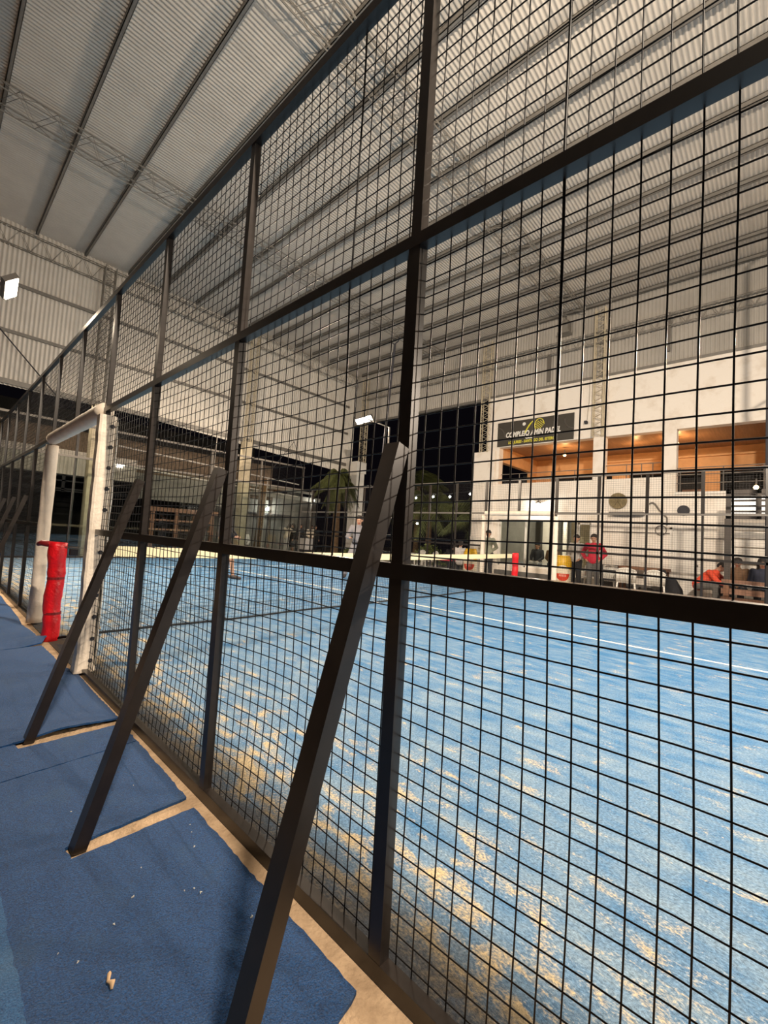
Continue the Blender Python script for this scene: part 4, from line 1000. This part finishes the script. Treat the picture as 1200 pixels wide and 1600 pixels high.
    if belt:
        MB().tube([J['pel'] + V((0, 0, .05)), J['pel'] + V((0, 0, .10))], .172, 16).obj('belt', M[belt], t)
    return t
pockets = dict(ell=(-.06, .27, 1.13), elr=(-.06, -.27, 1.13), wrl=(.10, .19, .98), wrr=(.10, -.19, .98))
behind = dict(ell=(-.10, .27, 1.14), elr=(-.10, -.27, 1.14), wrl=(-.15, .06, .98), wrr=(-.15, -.06, .98))
W = PI          # facing the court
person('person in olive shirt standing with hands behind back at the far gate post', (12.5, 7.45, G), W + .2, STAND, 'olive', 'black', extra=behind)
person('person in grey sweater and black trousers standing behind the can cooler', (12.95, 4.66, G), W - .2, STAND, 'tgrey', 'black', extra=pockets, scale=.985)
person('person in crimson jacket and grey trousers standing with hands in pockets', (12.6, 4.05, G), W + .1, STAND, 'jred', 'tdgrey', extra=dict(pockets, ell=(-.05, .31, 1.15), elr=(-.05, -.31, 1.15)))
lean = dict(che=(.22, .10, .78), nec=(.34, .14, .92), hea=(.44, .16, 1.01), shl=(.26, .27, .87), shr=(.26, -.08, .87), ell=(.45, .34, .66), elr=(.45, -.12, .66), wrl=(.62, .2, .56), wrr=(.62, 0, .56))
person('person in orange red jacket sitting and leaning over at the right', (12.95, 1.58, G), -PI / 2 - .25, SIT, 'jorange', 'tdgrey', extra=lean)
person('person in brown hoodie sitting behind the timber bench', (13.05, .80, G), W - .1, SIT, 'brown', 'charcoal', scale=.98)
person('person with long dark hair in navy jacket sitting at the right', (12.95, .34, G), W + .1, SIT, 'navy', 'black', long_hair=True)
person('person with a white hood at the right edge of the group', (12.9, -.18, G), W, SIT, 'charcoal', 'black', hood='clothw', scale=1.02)
person('person in white shirt sitting with back turned beside the white cabinet', (13.1, 8.95, G), .4, SIT, 'clothw', 'black', extra=dict(che=(.08, 0, .84)))
person('person in dark clothes leaning over beside the reddish table', (13.65, 10.05, G), W + 1.4, SIT, 'black', 'charcoal', extra=lean)
person('person in dark top sitting inside the window, left of two', (15.6, 7.0, -.05), W, SIT, 'charcoal', 'tgrey')
person('person in brown top sitting inside the window, right of two', (15.7, 6.45, -.05), W + .5, SIT, 'brown', 'charcoal')
lunge = dict(pel=(0, 0, .84), che=(.06, 0, 1.20), nec=(.08, 0, 1.39), hea=(.11, 0, 1.515), shl=(.06, .175, 1.33), shr=(.06, -.175, 1.33), hil=(0, .09, .82), hir=(0, -.09, .82),
             knl=(.10, .28, .48), anl=(-.02, .42, .085), knr=(.14, -.24, .46), anr=(.02, -.30, .085), ell=(.12, .28, 1.08), elr=(.12, -.28, 1.08), wrl=(.34, .20, 1.05), wrr=(.34, -.20, 1.05))
person('player in pale grey shirt with dark belt standing on the court behind the net', (7.05, 8.25, 0), W + .75, dict(STAND, **lunge), 'tmid', 'tmid', belt='black')
side = dict(ell=(.05, .22, 1.10), elr=(.05, -.22, 1.10), wrl=(.22, .10, .95), wrr=(.22, -.10, .95), knr=(.20, -.10, .48), anr=(.26, -.11, .085))
person('player in dark kit mostly hidden behind the second fence post', (3.78, 9.15, 0), -.75, STAND, 'black', 'brown', extra=side, bare_legs=True)
# distant people
hug = dict(che=(.10, 0, 1.24), hea=(.18, 0, 1.54), nec=(.14, 0, 1.42), ell=(.30, .2, 1.28), elr=(.30, -.2, 1.28), wrl=(.52, .10, 1.30), wrr=(.52, -.10, 1.30))
person('distant woman in white trousers reaching her arms round another', (12.65, 19.7, G), .1, STAND, 'pad', 'clothw', long_hair=True, extra=hug)
person('distant woman in dark dress being hugged', (13.20, 19.9, G), 2.9, STAND, 'black', 'black', long_hair=True, skirt=True)
person('distant person in dark jacket beside the hugging pair', (13.75, 20.0, G), -1.7, STAND, 'charcoal', 'black', long_hair=True)
person('distant person in pale vest and dark skirt with clasped hands', (14.65, 20.2, G), -1.9, STAND, 'pad', 'tdgrey', skirt=True, extra=dict(wrl=(.2, .05, .98), wrr=(.2, -.05, .98)))
person('distant person in black among the dark posts by the palm', (15.3, 20.6, G), -1.9, STAND, 'black', 'black')
person('distant person in blue and white sitting by the pale column', (7.75, 17.0, G), -1.3, SIT, 'navy', 'clothw')
person('distant person in white shirt sitting right of the pale column', (8.55, 16.9, G), -1.9, SIT, 'clothw', 'black')
